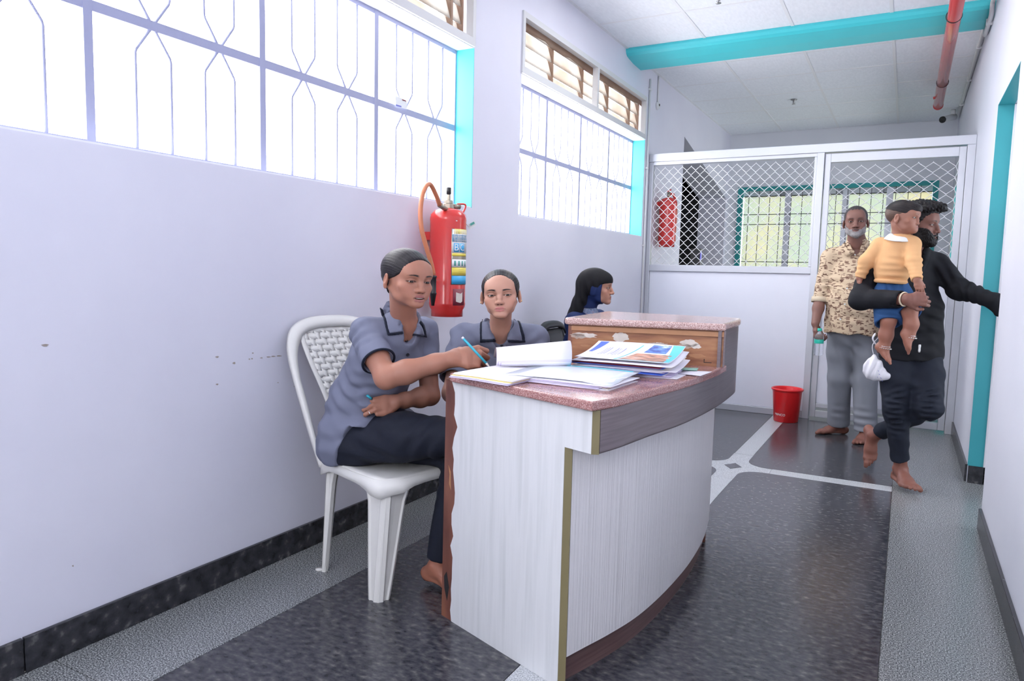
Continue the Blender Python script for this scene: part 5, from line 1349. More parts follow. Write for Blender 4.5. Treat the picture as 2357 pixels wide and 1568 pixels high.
    shirt = cloth('shirt', t, A(-1.90, 2.25, .44), A(-1.12, 2.98, 1.0), .0045, SH, root, it=2)
    drape('collar', [(1116, 732), (1124, 732), (1144, 771), (1147, 782), (1111, 782), (1111, 745)], shirt, SH, shirt, .007, .0035)
    drape('collar_piping', [(1106, 748), (1111, 734), (1112, 748), (1112, 781), (1146, 781), (1146, 787), (1106, 788)], shirt, PIP, shirt, .0065, .0035)
    drape('collar', [(1183, 733), (1190, 740), (1202, 784), (1168, 783), (1172, 765), (1179, 748)], shirt, SH, shirt, .007, .0035)
    drape('collar_piping', [(1190, 738), (1195, 740), (1210, 788), (1168, 788), (1168, 783), (1202, 783)], shirt, PIP, shirt, .0065, .0035)
    button(shirt, 1155, 798, shirt)
    t = Sdf()
    t.cap(hip-sd*.08, hip+sd*.08, .088, k=.03)
    for k_ in (-1, 1):
        h0 = hip+sd*.09*k_; kn = h0+vdir*.40; an = kn+A(0, 0, -.43)
        t.chain([h0, (h0+kn)/2, kn], [.09, .08, .064], k=.03); add_sleeve(t, kn, an+A(0, 0, .05), .062, .048, k=.03, bore=.018)
    t.field(lambda P: np.where(P[:, 1] > 2.5, .437-P[:, 2], -1.), .01)
    cloth('trousers', t, A(-1.80, 2.2, .08), A(-1.15, 2.92, .64), .007, TR, root, it=1)
    c = xf(A(.082, -.008, -.041)[None])[0]; MB().lathe([(.001, -.0035), (.0032, -.002), (.004, 0), (.0032, .002), (.001, .0035)], tuple(c), 10).build('ear_stud', 'gold', root)
    c = xf(A(-.082, -.008, -.041)[None])[0]; MB().lathe([(.001, -.0035), (.0032, -.002), (.004, 0), (.0032, .002), (.001, .0035)], tuple(c), 10).build('ear_stud', 'gold', root)
    return root
pB = woman_watching()
# ---------------------------------------------------------------- standing people
mat('black_cloth', (.011, .012, .016), .75, spec=.2, noise=.2, nscale=10, bump=.12, bscale=500)
mat('dark_denim', (.016, .020, .032), .75, spec=.2, noise=.25, nscale=14, bump=.15, bscale=600)
mat('grey_trouser', (.235, .25, .285), .8, spec=.2, noise=.05, nscale=6, bump=.1, bscale=600)
mat('apricot_fleece', (.66, .385, .19), .9, spec=.15, noise=.05, nscale=10, bump=.15, bscale=400)
mat('blue_denim', (.030, .085, .22), .8, spec=.2, noise=.3, nscale=9, bump=.2, bscale=500)
mat('navy_dress', (.012, .026, .10), .7, spec=.25, noise=.25, nscale=8); mat('veil_black', (.010, .010, .012), .7, spec=.2, noise=.2, nscale=6)
mat('cuff_cream', (.62, .52, .38), .8)
ramp_mat('floral_scarf', 'noise', 45, [(.35, (.05, .07, .12)), (.5, (.20, .25, .38)), (.6, (.26, .31, .45)), (.7, (.30, .16, .16))], .75)
def print_cloth():
    m, nt, b = newmat('print_shirt'); N, L = nt.nodes, nt.links
    tc = N.new('ShaderNodeTexCoord')
    v = N.new('ShaderNodeTexVoronoi'); v.inputs['Scale'].default_value = 34; v.distance = 'CHEBYCHEV'
    L.new(tc.outputs['Object'], v.inputs['Vector'])
    sep = N.new('ShaderNodeSeparateColor'); L.new(v.outputs['Color'], sep.inputs['Color'])
    g1 = N.new('ShaderNodeMath'); g1.operation = 'GREATER_THAN'; g1.inputs[1].default_value = .42; L.new(sep.outputs[0], g1.inputs[0])
    l1 = N.new('ShaderNodeMath'); l1.operation = 'LESS_THAN'; l1.inputs[1].default_value = .40; L.new(v.outputs['Distance'], l1.inputs[0])
    n = N.new('ShaderNodeTexNoise'); n.inputs['Scale'].default_value = 40; L.new(tc.outputs['Object'], n.inputs['Vector'])
    ng = N.new('ShaderNodeMath'); ng.operation = 'GREATER_THAN'; ng.inputs[1].default_value = .44; L.new(n.outputs['Fac'], ng.inputs[0])
    m1 = N.new('ShaderNodeMath'); m1.operation = 'MULTIPLY'; L.new(g1.outputs[0], m1.inputs[0]); L.new(l1.outputs[0], m1.inputs[1])
    m2 = N.new('ShaderNodeMath'); m2.operation = 'MULTIPLY'; L.new(m1.outputs[0], m2.inputs[0]); L.new(ng.outputs[0], m2.inputs[1])
    mx = N.new('ShaderNodeMix'); mx.data_type = 'RGBA'; mx.inputs['A'].default_value = (.60, .47, .33, 1); mx.inputs['B'].default_value = (.30, .20, .145, 1)
    L.new(m2.outputs[0], mx.inputs['Factor'])
    mp = N.new('ShaderNodeMapping'); mp.inputs['Scale'].default_value = (34, 34, 130); mp.inputs['Rotation'].default_value = (0, .5, 0); L.new(tc.outputs['Object'], mp.inputs['Vector'])
    n2 = N.new('ShaderNodeTexNoise'); n2.inputs['Scale'].default_value = 1.; n2.inputs['Detail'].default_value = 0; L.new(mp.outputs['Vector'], n2.inputs['Vector'])
    g2 = N.new('ShaderNodeMath'); g2.operation = 'GREATER_THAN'; g2.inputs[1].default_value = .66; L.new(n2.outputs['Fac'], g2.inputs[0])
    mx2 = N.new('ShaderNodeMix'); mx2.data_type = 'RGBA'; mx2.inputs['B'].default_value = (.13, .07, .05, 1)
    L.new(g2.outputs[0], mx2.inputs['Factor']); L.new(mx.outputs['Result'], mx2.inputs['A']); L.new(mx2.outputs['Result'], b.inputs['Base Color'])
    b.inputs['Roughness'].default_value = .8; b.inputs['Specular IOR Level'].default_value = .2
print_cloth()
Zv = A(0, 0, 1)
def beard_obj(root, hs, xf, col, off, region, h=.0022, name='beard', nz=.0008):
    s = Sdf(); s.field(lambda P: hs.ev(P)-off, 0, 'add'); s.field(region, .004, 'int'); s.noise(nz, .008, 3)
    v, q = surface(s, (-.10, -.06, -.15), (.10, .13, .03), h)
    if len(v): mesh_np(name, [(xf(v), q, np.tile(A(*col), (len(v), 1)))], 'hair', root)
def man_waiting():
    root = empty('person', (-.34, 5.68, 0), 'grey-bearded barefoot man in a brown patterned shirt holding a water bottle', 'person')
    base = A(.215, .105, .082); lip = A(.16, .07, .065)
    ho = A(-.346, 5.585, 1.560); R = tilt(frame((.06, -1, 0)), 3, 2); sc = A(1.0, 1.0, .93)
    nb = A(-.335, 5.655, 1.415)
    p = dict(eye=.0034, lidz=-.0005, cheek=.003, chin=-.106, jaw=.044, w=.073, nsize=1.2, lips=.85, neck=.056, browt=.0040, browk=.8)
    hp, xf, inv, hs = head_parts(root, p, ho, R, sc, base, lip, [nb, A(-.33, 5.68, 1.33)], h=.0024, brow=(.03, .022, .02))
    c = hp[2]; v = hp[0]
    c0 = A(-.330, 5.68, 1.325); sd = A(1, .02, 0)   # +sd is image right = his left
    shR, shL = c0-sd*.175+A(0, 0, -.015), c0+sd*.175+A(0, 0, -.005)
    elR, wrR = A(-.545, 5.63, 1.050), A(-.560, 5.53, .838)
    elL, wrL = A(-.11, 5.64, 1.05), A(-.10, 5.55, .83)
    s = Sdf(); s.chain([elR, (elR+wrR)/2, wrR], [.042, .038, .028], k=.02)
    X = unit(A(.06, .02, -1)); hand(s, wrR, X, A(-.9, -.25, 0), .19, curls=[(45, 55, 30), (48, 58, 30), (52, 60, 30), (55, 60, 30)], thumb=[(.030, .030, -.022), (.056, .036, -.040), (.080, .028, -.052)], left=True)
    s.chain([elL, (elL+wrL)/2, wrL], [.042, .038, .028], k=.02); hand(s, wrL, A(0, 0, -1), A(.9, -.2, 0), .19)
    vA, qA = surface(s, A(-.68, 5.40, .60), A(-.02, 5.72, 1.10), .004)
    s = Sdf(); s.ecap(c0-A(0, 0, .14), c0, sd, (.15, .10), (.13, .07)); s.cap(c0, nb, .062, .056, k=.03)
    vC, qC = surface(s, A(-.55, 5.5, 1.15), A(-.1, 5.85, 1.46), .006)
    hip = A(-.315, 5.70, .80); kR, aR = A(-.395, 5.73, .44), A(-.385, 5.815, .085); kL, aL = A(-.225, 5.69, .44), A(-.195, 5.665, .085)
    s = Sdf(); s.cap(kR, aR, .05, .036, k=.01); foot(s, aR, A(-.86, -.50, 0), Zv, .25, left=True)
    s.cap(kL, aL, .05, .036, k=.001); foot(s, aL, A(-.16, -1, 0), Zv, .25, left=False)
    vF, qF = surface(s, A(-.66, 5.36, -.01), A(-.08, 5.95, .25), .0045)
    cc = lambda v: np.tile(base, (len(v), 1))
    mesh_np('body', [hp, (relax(vA, qA), qA, cc(vA)), (vC, qC, cc(vC)), (relax(vF, qF), qF, cc(vF)*A(1, .85, .8)), core([c0, hip, [hip+A(-.085, 0, 0), kR, aR], [hip+A(.085, 0, 0), kL, aL], [shR, elR], [shL, elL]], base)], 'skin', root)
    line = zline([(-.2, -.06), (-.06, -.045), (-.03, -.03), (-.005, -.005), (.01, .022), (.035, .038), (.055, .052), (.072, .070), (.12, .075)])
    h = hair_field(.073, .0035, line); hair_obj('hair', h, xf, root, (.045, .04, .042), h=.003, seed=4)
    beard_obj(root, hs, xf, (.30, .285, .285), .0014, lambda P: np.maximum.reduce([P[:, 2]-(-.056-.012*(np.abs(P[:, 0]) < .02)+1.0*np.clip(np.abs(P[:, 0])-.038, 0, 1)), -(P[:, 1]-.012), .0062-np.sqrt((P[:, 0]*.35)**2+(P[:, 2]+.068)**2), -(P[:, 2]+.128)]))
    beard_obj(root, hs, xf, (.11, .09, .09), .0016, lambda P: np.maximum.reduce([np.abs(P[:, 2]+.0575-.10*np.abs(P[:, 0])*-1)-.0038, np.abs(P[:, 0])-.026, -(P[:, 1]-.07)]), name='moustache')
    # shirt with turned-up cuffs and its tail out
    t = Sdf(); wa = A(-.325, 5.655, 1.02); ch = c0-A(0, 0, .15)
    t.ecap(hip+A(-.02, -.035, -.03), wa, sd, (.185, .155), (.180, .155), k=.03); t.ecap(wa, ch, sd, (.178, .150), (.180, .128), k=.04)
    t.ecap(ch, c0-A(0, 0, .02), sd, (.178, .125), (.135, .075), k=.04); t.cap(shR, shL, .055, k=.035)
    for q in (shR, shL): t.cap(q+(nb-q)*.15, nb+(q-nb)*.12-A(0, 0, .02), .046, .052, k=.03)
    t.cap(nb-A(0, 0, .05), nb+A(0, -.005, .012), .078, .066, k=.02)
    add_sleeve(t, shR, elR+A(-.003, -.012, -.055), .062, .054, k=.03, bore=.010, depth=.04); add_sleeve(t, shL, elL+A(0, -.01, -.05), .062, .054, k=.03, bore=.010)
    t.cap(nb+A(0, -.01, .05), c0+A(0, -.01, -.02), .058, .052, k=.004, mode='sub')
    t.chain([nb+A(0, -.06, .0), c0+A(0, -.085, .03), c0+A(0, -.115, -.05)], [.038, .022, .005], k=.003, mode='sub')
    t.field(lambda P: (.772-.03*(P[:, 0]+.33)+.006*np.sin(P[:, 0]*40))-P[:, 2], .004)
    for a in [((-.42, 5.55, 1.10), (.5, 0, .8), .006, .07, .12, 0), ((-.27, 5.5, .95), (.3, 0, 1), .004, .08, .14, 0), ((-.50, 5.6, 1.12), (.2, 0, 1), .006, .05, .08, 0), ((-.35, 5.5, .85), (1, 0, .3), .004, .08, .12, 0)]: t.fold(*a)
    t.noise(.0028, .11, 13, (1, 1, 1.3))
    shirt = cloth('shirt', t, A(-.66, 5.44, .74), A(.02, 5.88, 1.46), .0055, 'print_shirt', root, it=2)
    e = elR+A(-.003, -.012, -.055); MB().tube([tuple(e+(elR-e)*.5), tuple(e+A(0, 0, -.008))], .0585, 24, cap=False).build('rolled_cuff', 'cuff_cream', shirt, solid=.003)
    drape('collar', [(1944, 556), (1950, 570), (1962, 581), (1952, 592), (1944, 584), (1938, 566)], shirt, 'print_shirt', shirt, .009, .004)
    drape('collar', [(1996, 552), (2002, 556), (1992, 572), (1978, 592), (1968, 584), (1982, 572)], shirt, 'print_shirt', shirt, .009, .004)
    for x, y in ((1967, 587), (1950, 665), (1945, 700), (1935, 735)): button(shirt, x, y, shirt, .006, 'label_white')
    t = Sdf(); t.ecap(hip+A(0, .0, .06), hip-A(0, 0, .02), sd, (.165, .125), (.165, .12), k=.03)
    for k_, a_, sx in ((kR, aR, -1), (kL, aL, 1)):
        h0 = hip+sd*.085*sx; t.chain([h0, (h0+k_)/2, k_], [.098, .090, .078], k=.03); add_sleeve(t, k_, a_+A(0, .01, -.010), .080, .078, k=.03, bore=.022, depth=.04)
    t.field(lambda P: .018+.03*(np.sin(P[:, 0]*30)*.3+.5)*(P[:, 1] < 5.75)-P[:, 2], .003)
    for a in [((-.37, 5.65, .16), (.2, 0, 1), .006, .06, .10, 0), ((-.22, 5.6, .16), (.2, 0, 1), .006, .06, .10, 1), ((-.31, 5.6, .68), (.8, 0, .6), .006, .08, .10, 0), ((-.24, 5.6, .45), (1, 0, .1), .004, .10, .2, 0), ((-.40, 5.66, .45), (1, 0, .1), .004, .10, .2, 1)]: t.fold(*a)
    t.noise(.0014, .14, 13, (1, 1, .6))
    cloth('trousers', t, A(-.52, 5.50, .005), A(-.06, 5.92, .90), .006, 'grey_trouser', root, it=2)
    return root
man_waiting()
# water bottle in his hand
mat('bottle_cap', (.02, .48, .36), .35)
m_, nt_, b_3 = newmat('clear_plastic'); b_3.inputs['Transmission Weight'].default_value = .9; b_3.inputs['Roughness'].default_value = .08; b_3.inputs['Base Color'].default_value = (.93, .96, 1, 1); b_3.inputs['IOR'].default_value = 1.2
bt = empty('water_bottle', (-.526, 5.455, .62), 'small clear water bottle with green cap and label in the waiting man\'s hand', 'bottle')
BX = (-.520, 5.440, .618)
MB().lathe([(.020, 0), (.029, .004), (.031, .012)]+[(.0315-.0012*(i % 2), .018+.009*i) for i in range(7)]+[(.031, .085), (.031, .120), (.030, .130), (.024, .150), (.014, .165), (.0125, .170), (.0125, .180)], BX, 24).build('bottle_body', 'clear_plastic', bt)
MB().lathe([(.0145, .172), (.0148, .174), (.0148, .190), (.013, .192)], BX, 20).build('cap', 'bottle_cap', bt)
MB().lathe([(.0316, .086), (.0318, .087), (.0318, .112), (.0316, .113)], BX, 24).build('label_band', 'bottle_cap', bt)

def man_walking():
    root = empty('person', (.04, 4.60, 0), 'barefoot man in black with a bushy beard, carrying a child and reaching into the doorway', 'person')
    base = A(.19, .085, .065); lip = A(.22, .09, .085)
    ho = A(.036, 4.60, 1.466); R = tilt(frame((.93, -.36, 0)), 4, 0); sc = A(1.02, 1.0, .95)
    c0 = A(-.015, 4.620, 1.282); sd = unit(A(.86, .50, 0)); fw_ = unit(A(.50, -.86, 0)); nb = A(.010, 4.615, 1.356)
    p = dict(eye=.0030, lidz=0, mouth=.0035, cheek=.001, chin=-.108, jaw=.042, w=.071, nsize=1.15, lips=1., neck=.055, browt=.0042)
    hp, xf, inv, hs = head_parts(root, p, ho, R, sc, base, lip, [nb, A(.01, 4.63, 1.29)], h=.0024)
    shR, shL = c0-sd*.185+A(0, 0, -.035), c0+sd*.180+A(0, 0, -.035)
    elR, wrR = A(-.215, 4.290, 1.052), A(-.005, 4.125, 1.062)
    elL, wrL = A(.250, 4.60, 1.115), A(.405, 4.47, 1.060)
    s = Sdf(); s.chain([elR, (elR+wrR)/2, wrR], [.042, .036, .028], k=.02)
    X = unit(A(.95, .10, .03)); hand(s, wrR, X, A(.10, -.97, .1), .180, curls=[(62, 60, 30), (66, 62, 30), (70, 64, 30), (72, 64, 30)], left=True, thumb=[(.030, .034, -.010), (.058, .050, -.016), (.082, .050, -.02)])
    s.chain([elL, (elL+wrL)/2, wrL], [.042, .036, .028], k=.02); hand(s, wrL, unit(A(.7, .2, -.3)), A(-.2, -.9, .3), .18, curls=[(20, 30, 20)]*4)
    vA, qA = surface(s, A(-.27, 4.03, .95), A(.56, 4.68, 1.22), .0035)
    s = Sdf(); s.ecap(c0-A(0, 0, .16), c0, sd, (.15, .098), (.13, .070)); s.cap(c0, nb, .062, .055, k=.03)
    vC, qC = surface(s, A(-.25, 4.4, 1.05), A(.25, 4.85, 1.42), .005)
    hip = A(.035, 4.62, .80); kR, aR = A(-.010, 4.49, .45), A(.035, 4.545, .10)     # supporting leg
    kL, aL = A(.145, 4.46, .48), A(-.115, 4.80, .215)                                # trailing leg, heel lifted
    s = Sdf(); s.cap(kR, aR, .048, .034, k=.01); foot(s, aR, unit(A(.36, -.93, 0)), Zv, .255, left=True)
    s.cap(kL, aL, .048, .034, k=.001); foot(s, aL, unit(A(.20, -.35, -1)), unit(A(.5, -.75, .35)), .245, left=False, toes=-.002)
    vF, qF = surface(s, A(-.26, 4.26, -.01), A(.24, 4.95, .38), .0042)
    cc = lambda v: np.tile(base, (len(v), 1))
    mesh_np('body', [hp, (relax(vA, qA), qA, cc(vA)*1.15), (vC, qC, cc(vC)*1.1), (relax(vF, qF), qF, cc(vF)*A(1.25, 1.15, 1.1)), core([c0, hip, [hip-sd*.065, kR, aR], [hip+sd*.08, kL, aL], [shR, elR], [shL, elL]], base)], 'skin', root)
    line = zline([(-.2, -.06), (-.06, -.045), (-.03, -.03), (-.005, .0), (.01, .024), (.035, .042), (.055, .060), (.072, .085), (.12, .12), (.2, .13)])
    h = hair_field(.071, .008, line)
    rg = np.random.default_rng(8)
    for i in range(46):
        a = rg.uniform(-1.2, 1.2); f = rg.uniform(-.07, .095); c = A(.070*math.sin(a), f, .060+.050*math.cos(a)*(1-(f/.14)**2)+.012)
        h.ell(c, (.017, .026, .017), frame(unit(A(rg.normal()*.5, 1, rg.normal()*.4))), k=.010)
    h.ell((0, .085, .105), (.048, .034, .026), k=.02); h.ell((0, .0, .115), (.06, .07, .030), k=.02); h.noise(.0025, .022, 5)
    hair_obj('hair', h, xf, root, (.010, .009, .010), h=.0026, streak=.0012, seed=5, hi=(.12, .15, .18))
    for i in range(16):
        a = rg.uniform(-1, 1); b0 = A(.05*a, rg.uniform(.02, .10), .118-.02*abs(a)); q = [xf((b0+A(rg.normal()*.004, .008*k, .006*k-.0016*k*k*rg.uniform(.5, 1.2)))[None])[0] for k in range(5)]
        MB().tube([tuple(x) for x in q], [.0016, .0013, .001, .0007, .0004], 4).build('hair_lock', 'veil_black', root)
    beard_obj(root, hs, xf, (.010, .009, .010), .007, lambda P: np.maximum.reduce([P[:, 2]-(-.054+.95*np.clip(np.abs(P[:, 0])-.030, 0, 1)-.016*(np.abs(P[:, 0]) < .022)), -(P[:, 1]-.000), .0068-np.sqrt((P[:, 0]*.35)**2+(P[:, 2]+.070)**2), -(P[:, 2]+.128)]), nz=.0012)
    beard_obj(root, hs, xf, (.010, .009, .010), .004, lambda P: np.maximum.reduce([np.abs(P[:, 2]+.0565+.22*np.abs(P[:, 0]))-.0050, np.abs(P[:, 0])-.030, -(P[:, 1]-.06)]), name='moustache')
    # black shirt
    t = Sdf(); wa = A(.025, 4.60, 1.0); ch = c0-A(0, 0, .16)
    t.ecap(hip+A(.01, -.01, -.06), wa, sd, (.175, .125), (.165, .125), k=.03); t.ecap(wa, ch, sd, (.165, .125), (.172, .120), k=.04)
    t.ecap(ch, c0-A(0, 0, .02), sd, (.170, .115), (.135, .072), k=.04); t.cap(shR, shL, .056, k=.035)
    for q in (shR, shL): t.cap(q+(nb-q)*.15, nb+(q-nb)*.14-A(0, 0, .015), .046, .050, k=.03)
    t.cap(nb-A(0, 0, .05), nb+A(0, 0, .012), .076, .064, k=.02)
    t.chain([shR, elR], [.064, .056], k=.03); add_sleeve(t, elR, wrR+(elR-wrR)*.08, .056, .042, k=.03, bore=.008)
    t.chain([shL, elL], [.064, .052], k=.03); add_sleeve(t, elL, wrL+(wrL-elL)*.12, .052, .042, k=.03, bore=.006)
    t.cap(wrL+A(.0, -.01, .0), wrL+A(.02, -.01, -.055), .038, .024, k=.02)
    t.cap(nb+A(0, 0, .05), c0, .056, .05, k=.004, mode='sub')
    t.chain([nb+fw_*.055, c0+fw_*.085+A(0, 0, -.01), c0+fw_*.13+A(0, 0, -.15)], [.046, .042, .014], k=.003, mode='sub')
    t.field(lambda P: .715-P[:, 2], .004)
    for a in [((.20, 4.62, 1.18), (.8, -.2, .5), .007, .045, .09, 0), ((.32, 4.55, 1.10), (.9, -.3, .1), .006, .04, .09, 0), ((-.10, 4.30, 1.05), (.7, -.6, .2), .006, .045, .08, 0), ((.08, 4.50, .85), (.2, 0, 1), .006, .07, .12, 0), ((.12, 4.55, 1.0), (.5, 0, .8), .006, .06, .12, 0), ((-.20, 4.42, 1.12), (.1, 0, 1), .006, .04, .07, 0)]: t.fold(*a)
    t.noise(.0028, .11, 13, (1, 1, 1.3))
    shirt = cloth('shirt', t, A(-.31, 4.05, .69), A(.52, 4.86, 1.42), .006, 'black_cloth', root, it=1)
    drape('shirt_tag', [(2113, 792), (2120, 792), (2118, 812), (2112, 812)], shirt, 'label_white', shirt, .003, .001)
    drape('collar', [(2128, 560), (2140, 572), (2136, 600), (2120, 640), (2118, 622), (2124, 590)], shirt, 'black_cloth', shirt, .008, .004)
    e = wrR+(elR-wrR)*.1; ring(shirt, 'cuff_piping', 'cuff_cream', wrR+(elR-wrR)*.02, elR-wrR, .034, .004)
    t = Sdf(); t.ecap(hip+A(0, 0, .05), hip-A(0, 0, .04), sd, (.150, .11), (.155, .115), k=.03)
    for k_, a_, sx in ((kR, aR, -.8), (kL, aL, 1)):
        h0 = hip+sd*.08*sx-A(0, 0, .03); t.chain([h0, (h0+k_)/2, k_], [.094, .084, .072], k=.03); add_sleeve(t, k_, a_+(k_-a_)*.13, .062, .047, k=.03, bore=.018, depth=.015)
    for kk in (kR, kL):
        for i in range(6):
            z_ = kk[2]-.10+.034*i; t.fold((kk[0], kk[1]-.05, z_), (.25*(-1)**i, 0, 1), .008, .035, .055, i*1.1)
    t.fold((.03, 4.52, .62), (.5, 0, .8), .005, .07, .1, 0)
    t.noise(.0028, .11, 13, (1, 1, 1.3))
    cloth('trousers', t, A(-.20, 4.33, .12), A(.30, 4.92, .90), .0055, 'dark_denim', root, it=1)
    return root
man_walking()

def child():
    root = empty('person', (-.05, 4.34, .92), 'small child in an apricot sweatshirt and denim shorts, carried on the bearded man\'s arm', 'person')
    base = A(.30, .135, .092); lip = A(.26, .10, .09)
    ho = A(-.042, 4.335, 1.484); R = tilt(frame((.92, -.34, 0)), 4, -4); sc = A(.80, .82, .76)
    nb = A(-.052, 4.350, 1.385)
    p = dict(eye=.0042, cheek=.007, chin=-.092, jaw=.040, w=.076, nsize=.85, nose=-.010, lips=1., neck=.042, browt=.0024, browz=.024)
    hp, xf, inv, hs = head_parts(root, p, ho, R, sc, base, lip, [nb, A(-.06, 4.37, 1.30)], h=.0026)
    shR, shL = A(.006, 4.330, 1.345), A(-.145, 4.375, 1.340)
    elR, wrR = A(.020, 4.245, 1.250), A(.040, 4.165, 1.160)
    elL, wrL = A(-.205, 4.335, 1.255), A(-.230, 4.325, 1.165)
    s = Sdf(); s.cap(elR, wrR, .022, .018); hand(s, wrR, unit(A(.35, -.15, -1)), A(.3, -.9, .2), .098, rw=.022)
    s.cap(elL, wrL, .022, .018); hand(s, wrL, unit(A(.0, -.1, -1)), A(-.9, -.3, .0), .098, rw=.022, left=True)
    vA, qA = surface(s, A(-.27, 4.10, 1.03), A(.13, 4.38, 1.26), .0026)
    bt_ = A(-.070, 4.345, 1.075)
    kL, aL = A(-.075, 4.235, .945), A(-.082, 4.250, .806); kR, aR = A(.018, 4.225, 1.0), A(.030, 4.225, .872)
    s = Sdf(); s.chain([bt_+A(-.03, 0, 0), kL, aL+A(0, 0, .06), aL], [.045, .036, .034, .023], k=.02); foot(s, aL, unit(A(.62, -.25, -.62)), unit(A(.6, -.2, .75)), .125, left=False)
    s.chain([bt_+A(.04, 0, 0), kR, aR+A(0, 0, .06), aR], [.045, .036, .034, .023], k=.02); foot(s, aR, unit(A(.38, .0, -.90)), unit(A(.8, .4, .35)), .120, left=True)
    vF, qF = surface(s, A(-.15, 4.12, .70), A(.12, 4.32, 1.10), .0026)
    cc = lambda v: np.tile(base, (len(v), 1)); s = Sdf(); s.cap(nb, A(-.07, 4.36, 1.15), .042, .07); v5, q5 = surface(s, A(-.17, 4.26, 1.05), A(.05, 4.46, 1.42), .006)
    mesh_np('body', [hp, (relax(vA, qA), qA, cc(vA)), (relax(vF, qF), qF, cc(vF)*A(1.1, 1.05, 1.05)), (v5, q5, cc(v5)), core([nb-A(0, 0, .03), bt_, [bt_+A(-.03, 0, 0), kL], [bt_+A(.03, 0, 0), kR], [shR, elR], [shL, elL]], base, .018)], 'skin', root)
    line = lambda P: np.maximum(P[:, 1]-np.interp(P[:, 2], [-.2, .0, .03, .05, .12], [-.04, -.02, .045, .098, .11]), (.030-.25*P[:, 1])-P[:, 2])
    h = Sdf(); h.ell((0, -.018, .036), (.0795, .101, .090)); h.ell((0, .050, .062), (.055, .052, .045), k=.02); h.field(line, .004)
    hair_obj('hair', h, xf, root, (.016, .013, .014), seed=6, h=.003)
    h = Sdf(); h.ell((0, -.018, .036), (.0775, .0975, .085)); h.field(lambda P: np.maximum(P[:, 1]-np.interp(P[:, 2], [-.2, -.03, .02, .08], [-.05, -.03, .02, .04]), -.05-P[:, 2]), .003)
    hair_obj('cropped_hair', h, xf, root, (.10, .062, .048), seed=7, h=.004, streak=.0002)
    t = Sdf(); cc0 = A(-.068, 4.352, 1.305)
    sdc = unit(A(.97, -.22, 0))
    t.ecap(A(-.080, 4.335, 1.190), A(-.072, 4.345, 1.235), sdc, (.084, .075), (.086, .078), k=.02); t.ecap(A(-.072, 4.345, 1.235), cc0, sdc, (.086, .078), (.080, .066), k=.03)
    t.cap(shR, shL, .040, k=.03); t.cap(cc0, nb-A(0, 0, .005), .06, .050, k=.03)
    t.chain([shR, elR], [.043, .036], k=.02); add_sleeve(t, elR, wrR, .036, .027, k=.02, bore=.010, depth=.012); t.chain([shL, elL], [.043, .036], k=.02); add_sleeve(t, elL, wrL, .036, .027, k=.02, bore=.010, depth=.012)
    for a in [((.032, 4.25, 1.24), (.2, 0, 1), .006, .035, .05, 0), ((.04, 4.2, 1.18), (.1, 0, 1), .005, .022, .04, 0), ((-.06, 4.27, 1.19), (.2, 0, 1), .005, .035, .07, 0), ((-.22, 4.33, 1.2), (.2, 0, 1), .004, .03, .05, 0), ((-.05, 4.28, 1.25), (.5, 0, .9), .004, .05, .06, 0)]: t.fold(*a)
    pass
    t.cap(nb+A(0, 0, .03), nb-A(0, 0, .005), .042, .042, k=.004, mode='sub')
    sw_ = cloth('sweatshirt', t, A(-.28, 4.12, 1.10), A(.11, 4.46, 1.40), .0038, 'apricot_fleece', root, it=2)
    ring(sw_, 'hem_band', 'apricot_fleece', A(-.080, 4.335, 1.150), A(.05, 0, 1), .070, .012, side=A(0, 1, 0), ry=.078)
    # white flat collar, earring
    g = []
    for r_, dz in ((.040, .014), (.050, .008), (.062, -.004), (.072, -.018)):
        g.append([tuple(nb+A(r_*math.cos(a)*1.05, r_*math.sin(a), dz+.008*math.cos(a*2)-.010*max(0, math.cos(a)))) for a in np.linspace(0, 2*PI, 37)])
    MB().sheet(g).build('collar', 'label_white', sw_, solid=.004)
    e = xf(A(-.082, -.006, -.048)[None])[0]; ring(root, 'earring', 'silver', e, (0, 1, 0), .008, .0013)
    t = Sdf(); t.ecap(bt_+A(0, 0, .055), bt_-A(0, 0, .01), sdc, (.072, .066), (.090, .080), k=.02)
    add_sleeve(t, bt_+A(-.03, -.01, 0), kL+A(0, .005, -.016), .064, .066, k=.03, bore=.012, depth=.02)
    add_sleeve(t, bt_+A(.04, -.01, .0), kR+A(0, .005, -.010), .062, .062, k=.03, bore=.012, depth=.02)
    for a in [((-.07, 4.27, 1.12), (1, 0, .1), .004, .03, .06, 0), ((-.07, 4.2, .98), (.3, 0, 1), .005, .04, .06, 0)]: t.fold(*a)
    cloth('shorts', t, A(-.19, 4.12, .88), A(.11, 4.47, 1.22), .004, 'blue_denim', root, it=2)
    for an, nm in ((aL, 'anklet'), (aR, 'anklet')):
        r = ring(root, nm, 'silver', an+A(0, 0, .002), A(.1, 0, 1), .0275, .0016); 
        bd = MB()
        for i in range(18):
            t_ = 2*PI*i/18; c = an+A(.0285*math.cos(t_), .0285*math.sin(t_), -.008-.004*math.cos(t_)); bd.lathe([(.0006, -.0035), (.0036, 0), (.0006, .0035)], tuple(c), 6)
        bd.build('anklet_beads', 'silver_pale', root)['kind'] = 'stuff'
mat('silver_pale', (.75, .75, .74), .3, metal=.3)
child()
